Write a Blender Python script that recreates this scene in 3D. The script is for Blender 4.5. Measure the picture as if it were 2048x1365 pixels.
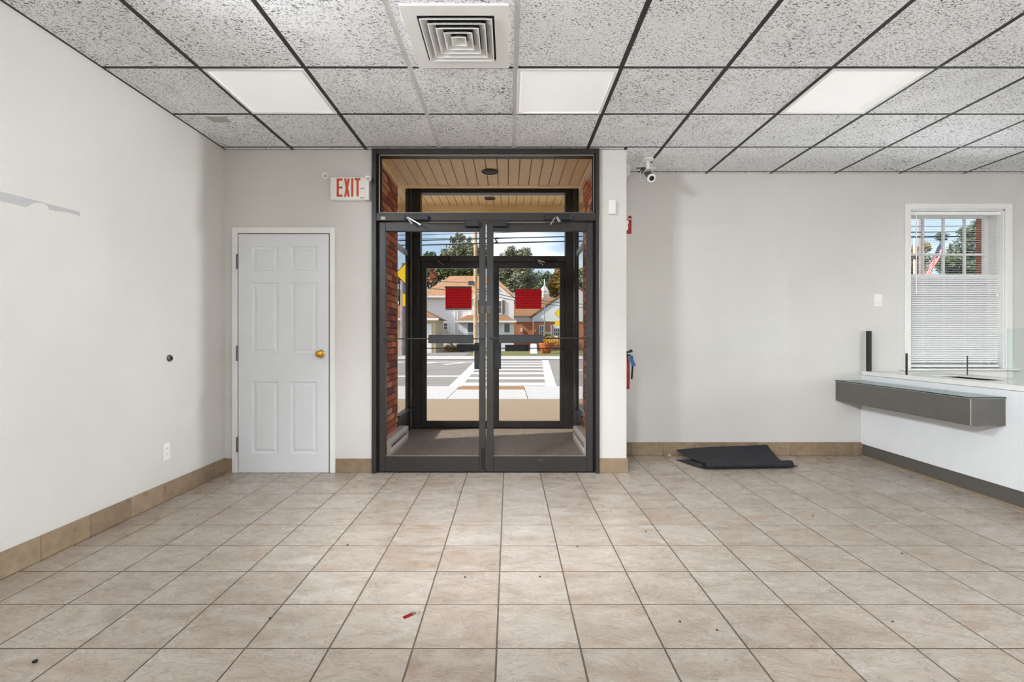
import bpy, math, random
from mathutils import Vector, Matrix
random.seed(7)
for o in list(bpy.data.objects):
    bpy.data.objects.remove(o)
scene = bpy.context.scene
COL = scene.collection

def srgb(r, g, b, a=1.0):
    f = lambda c: (c / 255 / 12.92) if c / 255 <= 0.04045 else ((c / 255 + 0.055) / 1.055) ** 2.4
    return (f(r), f(g), f(b), a)

# ------------------------------------------------------------------ camera
FPX, VX, VY, CAMZ = 1014.0, 1018.0, 677.0, 1.113      # focal length and vanishing point in 2048x1365 pixels
cam_d = bpy.data.cameras.new('camera')
cam = bpy.data.objects.new('camera', cam_d); COL.objects.link(cam)
cam.location = (0, 0, CAMZ); cam.rotation_euler = (math.pi / 2, 0, 0)
cam_d.sensor_width = 36.0; cam_d.lens = FPX / 2048 * 36.0
cam_d.shift_x = (1024 - VX) / 2048; cam_d.shift_y = (VY - 682.5) / 2048
cam_d.clip_start = 0.05; cam_d.clip_end = 500
scene.camera = cam
def PX(px, Y): return (px - VX) / FPX * Y
def PZ(py, Y): return CAMZ - (py - VY) / FPX * Y

# ------------------------------------------------------------------ world, sun, exposure
world = bpy.data.worlds.new('world'); scene.world = world; world.use_nodes = True
wn, wl = world.node_tree.nodes, world.node_tree.links
wn.clear()
wo = wn.new('ShaderNodeOutputWorld'); wb = wn.new('ShaderNodeBackground')
sky = wn.new('ShaderNodeTexSky'); sky.sky_type = 'NISHITA'; sky.sun_disc = False
sky.sun_elevation = math.radians(36); sky.sun_rotation = math.radians(255); sky.air_density = 1.0; sky.dust_density = 2.2; sky.ozone_density = 1.0
tc = wn.new('ShaderNodeTexCoord'); mp = wn.new('ShaderNodeMapping'); mp.inputs['Scale'].default_value = (1, 1, 2.6)
nz = wn.new('ShaderNodeTexNoise'); nz.inputs['Scale'].default_value = 3.2; nz.inputs['Detail'].default_value = 7
cr = wn.new('ShaderNodeValToRGB'); cr.color_ramp.elements[0].position = 0.52; cr.color_ramp.elements[1].position = 0.78
cm = wn.new('ShaderNodeMixRGB'); cm.inputs[2].default_value = (7.6, 8.0, 8.4, 1)
wl.new(tc.outputs['Generated'], mp.inputs[0]); wl.new(mp.outputs[0], nz.inputs[0]); wl.new(nz.outputs[0], cr.inputs[0])
wl.new(cr.outputs[0], cm.inputs[0]); wl.new(sky.outputs[0], cm.inputs[1]); wl.new(cm.outputs[0], wb.inputs[0])
wb.inputs[1].default_value = 0.165
wl.new(wb.outputs[0], wo.inputs[0])
sun_d = bpy.data.lights.new('sun', 'SUN'); sun_d.energy = 3.8; sun_d.angle = math.radians(2.0); sun_d.color = (1.0, 0.95, 0.86)
sun = bpy.data.objects.new('sun', sun_d); COL.objects.link(sun)
el, az = math.radians(36), math.radians(75)            # low sun from the left, along the street
sdir = Vector((math.cos(el) * math.sin(az), math.cos(el) * math.cos(az), -math.sin(el)))
sun.rotation_euler = sdir.to_track_quat('-Z', 'Y').to_euler(); sun.location = (-10, -20, 30)
vs = scene.view_settings
vs.view_transform = 'Standard'; vs.look = 'None'; vs.gamma = 1.0; vs.use_curve_mapping = False
vs.exposure = 0.28
scene.cycles.transparent_max_bounces = 24
scene.cycles.max_bounces = 8
scene.cycles.diffuse_bounces = 5
scene.cycles.adaptive_threshold = 0.06
scene.cycles.caustics_reflective = False; scene.cycles.caustics_refractive = False
scene.cycles.denoising_prefilter = 'FAST'
TROFFER_FILL, TROFFER_OFF_GLOW = 8.0, 0.22  # strength of the added rear panels; glow put on the unlit front panels
FILL_GLOBE, FILL_GLOBE_SMALL, SPOT, FILL_RIGHT, FILL_COUNTER, FILL_FLOOR = 54.0, 130.0, 250.0, 920.0, 680.0, 255.0  # strengths of lamps added out of view to brighten the room
LAMP_COL = (0.94, 0.985, 1.03)

# ------------------------------------------------------------------ material helpers
MATS = {}
def principled(name):
    m = bpy.data.materials.new(name); m.use_nodes = True
    n, l = m.node_tree.nodes, m.node_tree.links
    b = next(x for x in n if x.type == 'BSDF_PRINCIPLED')
    MATS[name] = m
    return m, n, l, b
def ramp(n, stops, interp='LINEAR'):
    r = n.new('ShaderNodeValToRGB'); r.color_ramp.interpolation = interp
    e = r.color_ramp.elements
    while len(e) < len(stops): e.new(0.5)
    for k, (p, c) in enumerate(stops):
        e[k].position = p
        e[k].color = c if isinstance(c, tuple) else (c, c, c, 1)
    return r
def coords(n, l, scale=(1, 1, 1), rand=False, rot=(0, 0, 0)):
    t = n.new('ShaderNodeTexCoord'); out = t.outputs['Object']
    if rand:
        oi = n.new('ShaderNodeObjectInfo'); mu = n.new('ShaderNodeVectorMath'); mu.operation = 'SCALE'
        cb = n.new('ShaderNodeCombineXYZ')
        for k in range(3): l.new(oi.outputs['Random'], cb.inputs[k])
        mu.inputs['Scale'].default_value = 37.0; l.new(cb.outputs[0], mu.inputs[0])
        ad = n.new('ShaderNodeVectorMath'); ad.operation = 'ADD'
        l.new(out, ad.inputs[0]); l.new(mu.outputs[0], ad.inputs[1]); out = ad.outputs[0]
    m = n.new('ShaderNodeMapping'); m.inputs['Scale'].default_value = scale; m.inputs['Rotation'].default_value = rot
    l.new(out, m.inputs[0])
    return m.outputs[0]
def noise(n, l, vec, scale, detail=4, rough=0.5, dist=0.0):
    t = n.new('ShaderNodeTexNoise'); t.inputs['Scale'].default_value = scale; t.inputs['Detail'].default_value = detail
    t.inputs['Roughness'].default_value = rough; t.inputs['Distortion'].default_value = dist
    l.new(vec, t.inputs['Vector']); return t.outputs[0]
def mixc(n, l, fac, a, b, mode='MIX'):
    x = n.new('ShaderNodeMixRGB'); x.blend_type = mode
    for i, v in ((0, fac), (1, a), (2, b)):
        if hasattr(v, 'links'): l.new(v, x.inputs[i])
        else: x.inputs[i].default_value = v
    return x.outputs[0]
def bump(n, l, b, h, strength=0.3, dist=0.002):
    x = n.new('ShaderNodeBump'); x.inputs['Strength'].default_value = strength; x.inputs['Distance'].default_value = dist
    l.new(h, x.inputs['Height']); l.new(x.outputs[0], b.inputs['Normal'])
def plain(name, col, rough=0.5, metal=0.0, spec=0.5, vary=0.06, nscale=8.0, bstr=0.0, bscale=200, bdist=0.0005):
    """plain paint / metal / plastic: colour with a faint mottling and optional fine grain"""
    m, n, l, b = principled(name)
    v = coords(n, l)
    f = noise(n, l, v, nscale, 5)
    c2 = tuple(max(0, c * (1 - 2 * vary)) for c in col[:3]) + (1,)
    c1 = tuple(min(1, c * (1 + vary)) for c in col[:3]) + (1,)
    r = ramp(n, [(0.25, c2), (0.75, c1)]); l.new(f, r.inputs[0]); l.new(r.outputs[0], b.inputs['Base Color'])
    b.inputs['Roughness'].default_value = rough; b.inputs['Metallic'].default_value = metal
    b.inputs['Specular IOR Level'].default_value = spec
    if bstr: bump(n, l, b, noise(n, l, v, bscale, 3), bstr, bdist)
    return m
def glass(name, tint=(1, 1, 1, 1), base=0.03, edge=0.5, rough=0.0):
    m = bpy.data.materials.new(name); m.use_nodes = True; MATS[name] = m
    n, l = m.node_tree.nodes, m.node_tree.links; n.clear()
    o = n.new('ShaderNodeOutputMaterial'); mx = n.new('ShaderNodeMixShader'); t = n.new('ShaderNodeBsdfTransparent'); g = n.new('ShaderNodeBsdfGlossy')
    t.inputs[0].default_value = tint; g.inputs['Roughness'].default_value = rough
    lw = n.new('ShaderNodeLayerWeight'); lw.inputs[0].default_value = 0.5
    pw = n.new('ShaderNodeMath'); pw.operation = 'POWER'; pw.inputs[1].default_value = 5.0; l.new(lw.outputs['Facing'], pw.inputs[0])
    ma = n.new('ShaderNodeMath'); ma.operation = 'MULTIPLY_ADD'; ma.inputs[1].default_value = edge; ma.inputs[2].default_value = base
    l.new(pw.outputs[0], ma.inputs[0]); l.new(ma.outputs[0], mx.inputs[0]); l.new(t.outputs[0], mx.inputs[1]); l.new(g.outputs[0], mx.inputs[2]); l.new(mx.outputs[0], o.inputs[0])
    return m
def per_object(name, cols, rough=0.8, nscale=14, nmix=0.35, bstr=0.4, bscale=60, bdist=0.002, spec=0.3):
    """colour picked per object (bricks, boards) with grain"""
    m, n, l, b = principled(name)
    oi = n.new('ShaderNodeObjectInfo')
    r = ramp(n, [(k / len(cols), c) for k, c in enumerate(cols)], 'CONSTANT'); l.new(oi.outputs['Random'], r.inputs[0])
    v = coords(n, l, rand=True)
    g = ramp(n, [(0.2, 0.55), (0.8, 1.15)]); l.new(noise(n, l, v, nscale, 6, 0.65), g.inputs[0])
    c = mixc(n, l, nmix, r.outputs[0], g.outputs[0], 'MULTIPLY'); l.new(c, b.inputs['Base Color'])
    b.inputs['Roughness'].default_value = rough; b.inputs['Specular IOR Level'].default_value = spec
    bump(n, l, b, noise(n, l, v, bscale, 4), bstr, bdist)
    return m

# ---- surfaces
m, n, l, b = principled('wall_paint')
v = coords(n, l)
r = ramp(n, [(0.3, srgb(208, 205, 199)), (0.7, srgb(216, 213, 208))]); l.new(noise(n, l, v, 1.3, 4), r.inputs[0]); l.new(r.outputs[0], b.inputs['Base Color'])
b.inputs['Roughness'].default_value = 0.55; b.inputs['Specular IOR Level'].default_value = 0.3

m, n, l, b = principled('floor_tile')
v = coords(n, l, rand=True)
vs_ = coords(n, l, (1, 1.9, 1), rand=True, rot=(0, 0, 0.35))
oi = n.new('ShaderNodeObjectInfo')
tone = ramp(n, [(0.0, srgb(164, 149, 134)), (0.35, srgb(176, 164, 151)), (0.7, srgb(183, 173, 161)), (1.0, srgb(171, 156, 140))]); l.new(oi.outputs['Random'], tone.inputs[0])
cl = ramp(n, [(0.25, srgb(128, 108, 88)), (0.5, srgb(174, 162, 149)), (0.78, srgb(203, 197, 190))]); l.new(noise(n, l, vs_, 5.0, 7, 0.6, 0.7), cl.inputs[0])
c = mixc(n, l, 0.45, tone.outputs[0], cl.outputs[0])
rust = ramp(n, [(0.56, 0.0), (0.75, 0.5)]); l.new(noise(n, l, vs_, 3.1, 5, 0.55, 0.4), rust.inputs[0])
c = mixc(n, l, rust.outputs[0], c, srgb(158, 126, 96))
ln = ramp(n, [(0.475, 1.0), (0.5, 0.84), (0.525, 1.0)]); l.new(noise(n, l, vs_, 9.0, 6, 0.6, 1.4), ln.inputs[0])
c = mixc(n, l, 1.0, c, ln.outputs[0], 'MULTIPLY')
l.new(c, b.inputs['Base Color'])
rr = ramp(n, [(0.3, 0.22), (0.7, 0.38)]); l.new(noise(n, l, v, 12, 4), rr.inputs[0]); l.new(rr.outputs[0], b.inputs['Roughness'])
st = ramp(n, [(0.38, 0.0), (0.41, 0.3), (0.5, 0.36), (0.52, 0.62), (0.6, 0.68), (0.63, 1.0)]); l.new(noise(n, l, vs_, 6.5, 7, 0.62, 0.9), st.inputs[0])
fine = noise(n, l, v, 70, 4)
h = mixc(n, l, 0.18, st.outputs[0], fine)
bump(n, l, b, h, 0.8, 0.0055)
b.inputs['Specular IOR Level'].default_value = 0.45

per_object('base_tile', [srgb(150, 130, 106), srgb(157, 136, 111), srgb(146, 126, 103), srgb(160, 140, 116)], rough=0.5, nscale=16, nmix=0.85, bstr=0.3, bscale=40)
plain('grout', srgb(98, 88, 78), 0.9, vary=0.15, nscale=30)
plain('base_grout', srgb(176, 166, 150), 0.9)

m, n, l, b = principled('ceiling_tile')
v1 = coords(n, l, (58, 125, 58), rand=True)
w = noise(n, l, coords(n, l, (1, 1, 1), rand=True), 22, 3)
v1b = n.new('ShaderNodeVectorMath'); v1b.operation = 'MULTIPLY_ADD'; l.new(w, v1b.inputs[0]); v1b.inputs[1].default_value = (2.2, 5.0, 0); l.new(v1, v1b.inputs[2])
p1 = ramp(n, [(0.345, 1.0), (0.41, 0.0)]); l.new(noise(n, l, v1b.outputs[0], 1.0, 1.5, 0.5, 0.3), p1.inputs[0])
v2 = coords(n, l, rand=True)
p2 = ramp(n, [(0.33, 1.0), (0.40, 0.0)]); l.new(noise(n, l, v2, 150, 1), p2.inputs[0])
dens = ramp(n, [(0.35, 0.6), (0.6, 1.0)]); l.new(noise(n, l, v2, 5, 3), dens.inputs[0])
pits = mixc(n, l, 1.0, mixc(n, l, 1.0, p1.outputs[0], p2.outputs[0], 'LIGHTEN'), dens.outputs[0], 'MULTIPLY')
base = ramp(n, [(0.3, srgb(232, 234, 235)), (0.7, srgb(243, 244, 245))]); l.new(noise(n, l, v2, 3, 3), base.inputs[0])
l.new(mixc(n, l, pits, base.outputs[0], srgb(92, 91, 89)), b.inputs['Base Color'])
inv = n.new('ShaderNodeInvert'); l.new(pits, inv.inputs[1])
bump(n, l, b, inv.outputs[0], 0.5, 0.003)
b.inputs['Roughness'].default_value = 0.95; b.inputs['Specular IOR Level'].default_value = 0.1
plain('tee_black', srgb(44, 43, 41), 0.6)
plain('tee_white', srgb(206, 206, 203), 0.45)
plain('white_enamel', srgb(236, 236, 233), 0.35, vary=0.02)
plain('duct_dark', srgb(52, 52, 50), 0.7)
plain('louver_shade', srgb(214, 214, 211), 0.4, vary=0.02)

def lens_mat(name, e):
    m, n, l, b = principled(name)
    v = coords(n, l)
    ck = n.new('ShaderNodeTexVoronoi'); ck.inputs['Scale'].default_value = 130; l.new(v, ck.inputs['Vector'])
    b.inputs['Base Color'].default_value = srgb(244, 243, 239); b.inputs['Roughness'].default_value = 0.25
    bump(n, l, b, ck.outputs[0], 0.25, 0.001)
    if e:
        b.inputs['Emission Color'].default_value = LAMP_COL + (1,); b.inputs['Emission Strength'].default_value = e
    return m
lens_mat('lens_off_glow', TROFFER_OFF_GLOW); lens_mat('lens_fill', TROFFER_FILL)

plain('bronze', srgb(50, 48, 46), 0.42, metal=0.2, vary=0.05, nscale=3)
plain('bronze_dark', srgb(24, 25, 29), 0.5)
plain('black_rubber', srgb(20, 20, 21), 0.8)
plain('bead', srgb(150, 142, 134), 0.4, metal=0.6)
plain('chrome', srgb(200, 198, 192), 0.22, metal=1.0)
plain('old_brass', srgb(84, 78, 66), 0.5, metal=0.3)
plain('brass', srgb(205, 160, 70), 0.2, metal=1.0)
plain('steel_grey', srgb(108, 106, 103), 0.35, metal=0.8)
glass('pane_glass', base=0.0, edge=0.35); glass('screen_glass', (0.99, 0.997, 0.994, 1), 0.0, 0.35); glass('green_glass', (0.93, 0.97, 0.955, 1), 0.0, 0.4); glass('ledge_glass', (0.75, 0.85, 0.83, 1), 0.12, 0.7)
plain('door_white', srgb(225, 227, 230), 0.4, vary=0.015, nscale=3)
plain('trim_white', srgb(236, 235, 231), 0.38, vary=0.015)
plain('plastic_white', srgb(236, 234, 228), 0.4, vary=0.02)
plain('plastic_grey', srgb(178, 176, 170), 0.4)
plain('exit_red', srgb(206, 72, 20), 0.5, vary=0.03)
plain('fire_red', srgb(150, 18, 26), 0.35)
plain('tag_blue', srgb(22, 92, 150), 0.5)
plain('black', srgb(16, 16, 17), 0.5)
plain('print_black', srgb(28, 27, 26), 0.6)
per_object('brick', [srgb(172, 94, 70), srgb(188, 106, 78), srgb(152, 84, 66), srgb(196, 118, 88), srgb(128, 86, 78), srgb(180, 100, 74), srgb(208, 148, 110)], 0.85, nscale=22, nmix=0.55, bstr=0.5)
plain('mortar', srgb(70, 52, 46), 0.95, vary=0.15, nscale=40)
plain('soffit', srgb(255, 228, 180), 0.5, vary=0.03)
plain('soffit_gap', srgb(190, 152, 108), 0.8)
m, n, l, b = principled('carpet')
v = coords(n, l)
r = ramp(n, [(0.3, srgb(80, 74, 68)), (0.5, srgb(122, 112, 101)), (0.66, srgb(190, 172, 150))]); l.new(noise(n, l, v, 95, 5, 0.75), r.inputs[0])
d = ramp(n, [(0.68, 0.0), (0.72, 1.0)]); l.new(noise(n, l, v, 55, 4, 0.7), d.inputs[0])
l.new(mixc(n, l, d.outputs[0], r.outputs[0], srgb(170, 146, 118)), b.inputs['Base Color']); b.inputs['Roughness'].default_value = 1.0
bump(n, l, b, noise(n, l, v, 300, 3), 0.7, 0.003)
plain('heater', srgb(196, 184, 168), 0.45, metal=0.1)
plain('laminate_white', srgb(232, 234, 236), 0.3, vary=0.015)
plain('worktop_white', srgb(238, 237, 233), 0.25, vary=0.015)
plain('grey_panel', srgb(98, 95, 90), 0.4, metal=0.15, vary=0.04)
plain('mat_rubber', srgb(36, 37, 42), 0.75, vary=0.12, nscale=20, bstr=0.3, bscale=300)
plain('slat_white', srgb(249, 249, 248), 0.4, vary=0.01)
m = glass('frosted_film', (0.86, 0.87, 0.87, 1), 0.0, 0.0)
n, l = m.node_tree.nodes, m.node_tree.links; n.clear()
o_ = n.new('ShaderNodeOutputMaterial'); mx = n.new('ShaderNodeMixShader'); t_ = n.new('ShaderNodeBsdfTranslucent'); d_ = n.new('ShaderNodeBsdfDiffuse')
t_.inputs[0].default_value = (0.8, 0.8, 0.8, 1); d_.inputs[0].default_value = (0.35, 0.35, 0.35, 1); mx.inputs[0].default_value = 0.5
l.new(t_.outputs[0], mx.inputs[1]); l.new(d_.outputs[0], mx.inputs[2]); l.new(mx.outputs[0], o_.inputs[0])
# notices: red sheet with lines of small pale print
m, n, l, b = principled('red_notice')
v = coords(n, l)
sp = n.new('ShaderNodeSeparateXYZ'); l.new(v, sp.inputs[0])
mz = n.new('ShaderNodeMath'); mz.operation = 'FRACT'; sc_ = n.new('ShaderNodeMath'); sc_.operation = 'MULTIPLY'; sc_.inputs[1].default_value = 30.0
l.new(sp.outputs['Z'], sc_.inputs[0]); l.new(sc_.outputs[0], mz.inputs[0])
gt = n.new('ShaderNodeMath'); gt.operation = 'GREATER_THAN'; gt.inputs[1].default_value = 0.72; l.new(mz.outputs[0], gt.inputs[0])
wd = ramp(n, [(0.45, 0.0), (0.55, 1.0)]); l.new(noise(n, l, coords(n, l, (90, 1, 30)), 1.0, 2), wd.inputs[0])
mm = n.new('ShaderNodeMath'); mm.operation = 'MULTIPLY'; l.new(gt.outputs[0], mm.inputs[0]); l.new(wd.outputs[0], mm.inputs[1])
m3 = n.new('ShaderNodeMath'); m3.operation = 'MULTIPLY'; m3.inputs[1].default_value = 0.55; l.new(mm.outputs[0], m3.inputs[0])
l.new(mixc(n, l, m3.outputs[0], srgb(190, 8, 34), srgb(226, 150, 150)), b.inputs['Base Color']); b.inputs['Roughness'].default_value = 0.5
tl = n.new('ShaderNodeBsdfTranslucent'); tl.inputs[0].default_value = (0.95, 0.02, 0.06, 1); ms = n.new('ShaderNodeMixShader'); ms.inputs[0].default_value = 0.55
l.new(b.outputs[0], ms.inputs[1]); l.new(tl.outputs[0], ms.inputs[2]); l.new(ms.outputs[0], next(x for x in n if x.type == 'OUTPUT_MATERIAL').inputs[0])
plain('notice_edge', srgb(120, 96, 90), 0.6)
# outdoors
plain('walkway', srgb(166, 147, 122), 0.9, vary=0.08, nscale=25, bstr=0.2, bscale=120)
plain('concrete', srgb(206, 204, 200), 0.9, vary=0.06, nscale=6)
m, n, l, b = principled('asphalt')
v = coords(n, l)
r = ramp(n, [(0.3, srgb(132, 128, 122)), (0.7, srgb(164, 159, 150))]); l.new(noise(n, l, coords(n, l, (0.4, 2, 1)), 1.5, 8, 0.7), r.inputs[0]); l.new(r.outputs[0], b.inputs['Base Color'])
b.inputs['Roughness'].default_value = 0.95
plain('road_paint', srgb(238, 238, 234), 0.8, vary=0.06, nscale=4)
plain('kerb_tactile', srgb(168, 122, 76), 0.9)
plain('lawn', srgb(128, 128, 70), 1.0, vary=0.3, nscale=3)
m, n, l, b = principled('siding')
v = coords(n, l); wv = n.new('ShaderNodeTexWave'); wv.bands_direction = 'Z'; wv.wave_profile = 'SAW'; wv.inputs['Scale'].default_value = 2.0; l.new(v, wv.inputs['Vector'])
r = ramp(n, [(0.0, srgb(222, 224, 228)), (0.85, srgb(240, 240, 240)), (1.0, srgb(214, 217, 221))]); l.new(wv.outputs[0], r.inputs[0]); l.new(r.outputs[0], b.inputs['Base Color']); b.inputs['Roughness'].default_value = 0.7
def shingle(name, c1, c2):
    m, n, l, b = principled(name); v = coords(n, l, (1.2, 3, 3))
    r = ramp(n, [(0.3, c1), (0.7, c2)]); l.new(noise(n, l, v, 2.4, 8, 0.7), r.inputs[0]); l.new(r.outputs[0], b.inputs['Base Color']); b.inputs['Roughness'].default_value = 0.95
shingle('roof_orange', srgb(166, 122, 90), srgb(198, 156, 122)); shingle('roof_brown', srgb(132, 98, 70), srgb(166, 124, 88))
m, n, l, b = principled('far_brick')
v = coords(n, l, rot=(math.pi / 2, 0, 0)); bt = n.new('ShaderNodeTexBrick'); bt.inputs['Scale'].default_value = 3.0; bt.inputs['Color1'].default_value = srgb(194, 122, 88); bt.inputs['Color2'].default_value = srgb(208, 144, 106); bt.inputs['Mortar'].default_value = srgb(190, 150, 120)
bt.inputs['Mortar Size'].default_value = 0.012; l.new(v, bt.inputs['Vector']); l.new(bt.outputs[0], b.inputs['Base Color']); b.inputs['Roughness'].default_value = 0.9
plain('far_white', srgb(240, 240, 238), 0.6, vary=0.02)
plain('far_tan', srgb(218, 196, 160), 0.7)
plain('far_pane', srgb(96, 98, 102), 0.2)
plain('shutter_brown', srgb(122, 92, 74), 0.7)
plain('pole_wood', srgb(196, 168, 128), 0.9, vary=0.15, nscale=3)
plain('wire', srgb(50, 58, 56), 0.7)
plain('sign_yellow', srgb(248, 206, 12), 0.5, vary=0.02)
plain('sign_orange', srgb(238, 160, 24), 0.5, vary=0.02)
plain('pole_metal', srgb(150, 150, 148), 0.5, metal=0.5)
plain('terracotta', srgb(190, 104, 64), 0.8)
plain('bark', srgb(92, 78, 64), 0.95, vary=0.2)
plain('flag_red', srgb(196, 60, 56), 0.8); plain('flag_white', srgb(238, 232, 228), 0.8); plain('flag_blue', srgb(62, 92, 140), 0.8)
def leaf_mat(name, a, b_, c_):
    m, n, l, b = principled(name); v = coords(n, l)
    r = ramp(n, [(0.3, a), (0.52, b_), (0.75, c_)]); l.new(noise(n, l, v, 0.55, 6, 0.75), r.inputs[0]); l.new(r.outputs[0], b.inputs['Base Color']); b.inputs['Roughness'].default_value = 0.7
    b.inputs['Subsurface Weight'].default_value = 0.0
leaf_mat('leaf_green', srgb(82, 100, 68), srgb(120, 130, 90), srgb(166, 166, 114))
leaf_mat('leaf_dark', srgb(78, 98, 84), srgb(106, 124, 98), srgb(156, 162, 114))
leaf_mat('leaf_gold', srgb(128, 118, 66), srgb(176, 150, 78), srgb(204, 176, 100))
leaf_mat('leaf_grey', srgb(112, 118, 98), srgb(148, 150, 122), srgb(188, 182, 148))
leaf_mat('flower_mix', srgb(200, 120, 40), srgb(240, 190, 60), srgb(246, 236, 220))
leaf_mat('leaf_rust', srgb(140, 92, 72), srgb(176, 118, 88), srgb(150, 130, 90))

# ------------------------------------------------------------------ mesh helpers
class MB:
    def __init__(s): s.v, s.f = [], []
    def add(s, vs, fs):
        o = len(s.v); s.v += [tuple(p) for p in vs]; s.f += [tuple(i + o for i in f) for f in fs]; return s
    def box(s, x0, x1, y0, y1, z0, z1):
        if x0 > x1: x0, x1 = x1, x0
        if y0 > y1: y0, y1 = y1, y0
        if z0 > z1: z0, z1 = z1, z0
        return s.add([(x0, y0, z0), (x1, y0, z0), (x1, y1, z0), (x0, y1, z0), (x0, y0, z1), (x1, y0, z1), (x1, y1, z1), (x0, y1, z1)],
                     [(0, 3, 2, 1), (4, 5, 6, 7), (0, 1, 5, 4), (1, 2, 6, 5), (2, 3, 7, 6), (3, 0, 4, 7)])
    def bbox(s, x0, x1, y0, y1, z0, z1, c=0.003):
        """box with all edges chamfered"""
        c = min(c, (x1 - x0) / 2.01, (y1 - y0) / 2.01, (z1 - z0) / 2.01)
        xs, ys, zs = (x0, x1), (y0, y1), (z0, z1); V = []; idx = {}
        for i in (0, 1):
            for j in (0, 1):
                for k in (0, 1):
                    for ax in range(3):
                        p = [xs[i], ys[j], zs[k]]
                        for a2 in range(3):
                            if a2 != ax: p[a2] += c if (i, j, k)[a2] == 0 else -c
                        idx[(i, j, k, ax)] = len(V); V.append(tuple(p))
        F = []
        for ax in range(3):
            a, b_ = [q for q in range(3) if q != ax]
            for side in (0, 1):
                q = []
                for (u, w) in ((0, 0), (1, 0), (1, 1), (0, 1)):
                    t = [0, 0, 0]; t[ax] = side; t[a] = u; t[b_] = w; q.append(idx[(t[0], t[1], t[2], ax)])
                F.append(q)
        for ax in range(3):
            a, b_ = [q for q in range(3) if q != ax]
            for u in (0, 1):
                for w in (0, 1):
                    q = []
                    for e, nm in ((0, a), (1, a), (1, b_), (0, b_)):
                        t = [0, 0, 0]; t[ax] = e; t[a] = u; t[b_] = w; q.append(idx[(t[0], t[1], t[2], nm)])
                    F.append(q)
        for i in (0, 1):
            for j in (0, 1):
                for k in (0, 1): F.append([idx[(i, j, k, ax)] for ax in range(3)])
        return s.add(V, F)
    def prism(s, pts, axis, a0, a1):
        """2D outline extruded along axis: pts are (x,z) for 'y', (y,z) for 'x', (x,y) for 'z'"""
        def P(p, a): return {'y': (p[0], a, p[1]), 'x': (a, p[0], p[1]), 'z': (p[0], p[1], a)}[axis]
        k = len(pts)
        vs = [P(p, a0) for p in pts] + [P(p, a1) for p in pts]
        fs = [tuple(range(k)), tuple(range(2 * k - 1, k - 1, -1))] + [(i, (i + 1) % k, k + (i + 1) % k, k + i) for i in range(k)]
        return s.add(vs, fs)
    def tube(s, pts, r, seg=8, cap=True, r2=None):
        pts = [Vector(p) for p in pts]; rings = []; k = len(pts)
        for i, p in enumerate(pts):
            t = (pts[min(i + 1, k - 1)] - pts[max(i - 1, 0)]).normalized()
            u = t.orthogonal().normalized() if abs(t.z) > 0.99 else t.cross(Vector((0, 0, 1))).normalized()
            w = t.cross(u); rr = r if r2 is None else r + (r2 - r) * i / (k - 1)
            rings.append([p + (u * math.cos(a) + w * math.sin(a)) * rr for a in [2 * math.pi * q / seg for q in range(seg)]])
        vs = [v for R in rings for v in R]; fs = []
        for i in range(k - 1):
            for q in range(seg):
                fs.append((i * seg + q, i * seg + (q + 1) % seg, (i + 1) * seg + (q + 1) % seg, (i + 1) * seg + q))
        if cap: fs += [tuple(range(seg - 1, -1, -1)), tuple(range((k - 1) * seg, k * seg))]
        return s.add(vs, fs)
    def lathe(s, prof, c, axis='z', seg=24):
        """prof = [(radius, height)], turned about axis through c"""
        c = Vector(c); vs = []; fs = []
        for r, h in prof:
            for q in range(seg):
                a = 2 * math.pi * q / seg; x, y = r * math.cos(a), r * math.sin(a)
                d = {'z': (x, y, h), 'y': (x, h, y), 'x': (h, x, y)}[axis]
                vs.append(c + Vector(d))
        k = len(prof)
        for i in range(k - 1):
            for q in range(seg): fs.append((i * seg + q, i * seg + (q + 1) % seg, (i + 1) * seg + (q + 1) % seg, (i + 1) * seg + q))
        fs += [tuple(range(seg - 1, -1, -1)), tuple(range((k - 1) * seg, k * seg))]
        return s.add(vs, fs)
    def mesh(s, name, mat, smooth=False):
        me = bpy.data.meshes.new(name); me.from_pydata(s.v, [], s.f); me.validate(); me.update()
        import bmesh
        bm = bmesh.new(); bm.from_mesh(me); bmesh.ops.recalc_face_normals(bm, faces=bm.faces); bm.to_mesh(me); bm.free()
        if mat: me.materials.append(MATS[mat])
        if smooth:
            for p in me.polygons: p.use_smooth = True
            try: me.set_sharp_from_angle(angle=math.radians(40))
            except Exception: pass
        return me
    def build(s, name, mat, parent=None, smooth=False):
        return link(name, s.mesh(name, mat, smooth), parent)
def link(name, me, parent=None, loc=None):
    o = bpy.data.objects.new(name, me); COL.objects.link(o)
    base = Vector(loc) if loc is not None else Vector((0, 0, 0))
    if parent is not None:
        o.parent = parent; o.location = base - parent.get('_w', Vector((0, 0, 0))) if False else base - WLOC.get(parent.name, Vector((0, 0, 0)))
    else: o.location = base
    WLOC[o.name] = base
    return o
WLOC = {}
def tag(o, label, cat, group=None, kind=None):
    o['label'] = label; o['category'] = cat
    if group: o['group'] = group
    if kind: o['kind'] = kind
    return o
def thing(name, loc, label, cat, group=None, kind=None):
    o = bpy.data.objects.new(name, None); COL.objects.link(o); o.location = loc; o.empty_display_size = 0.05
    WLOC[o.name] = Vector(loc)
    return tag(o, label, cat, group, kind)
def B(name, mat, parent, *a, c=None):
    mb = MB()
    (mb.bbox(*a, c=c) if c else mb.box(*a))
    return mb.build(name, mat, parent)
def label_part(o, text): o['label'] = text; return o

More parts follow.
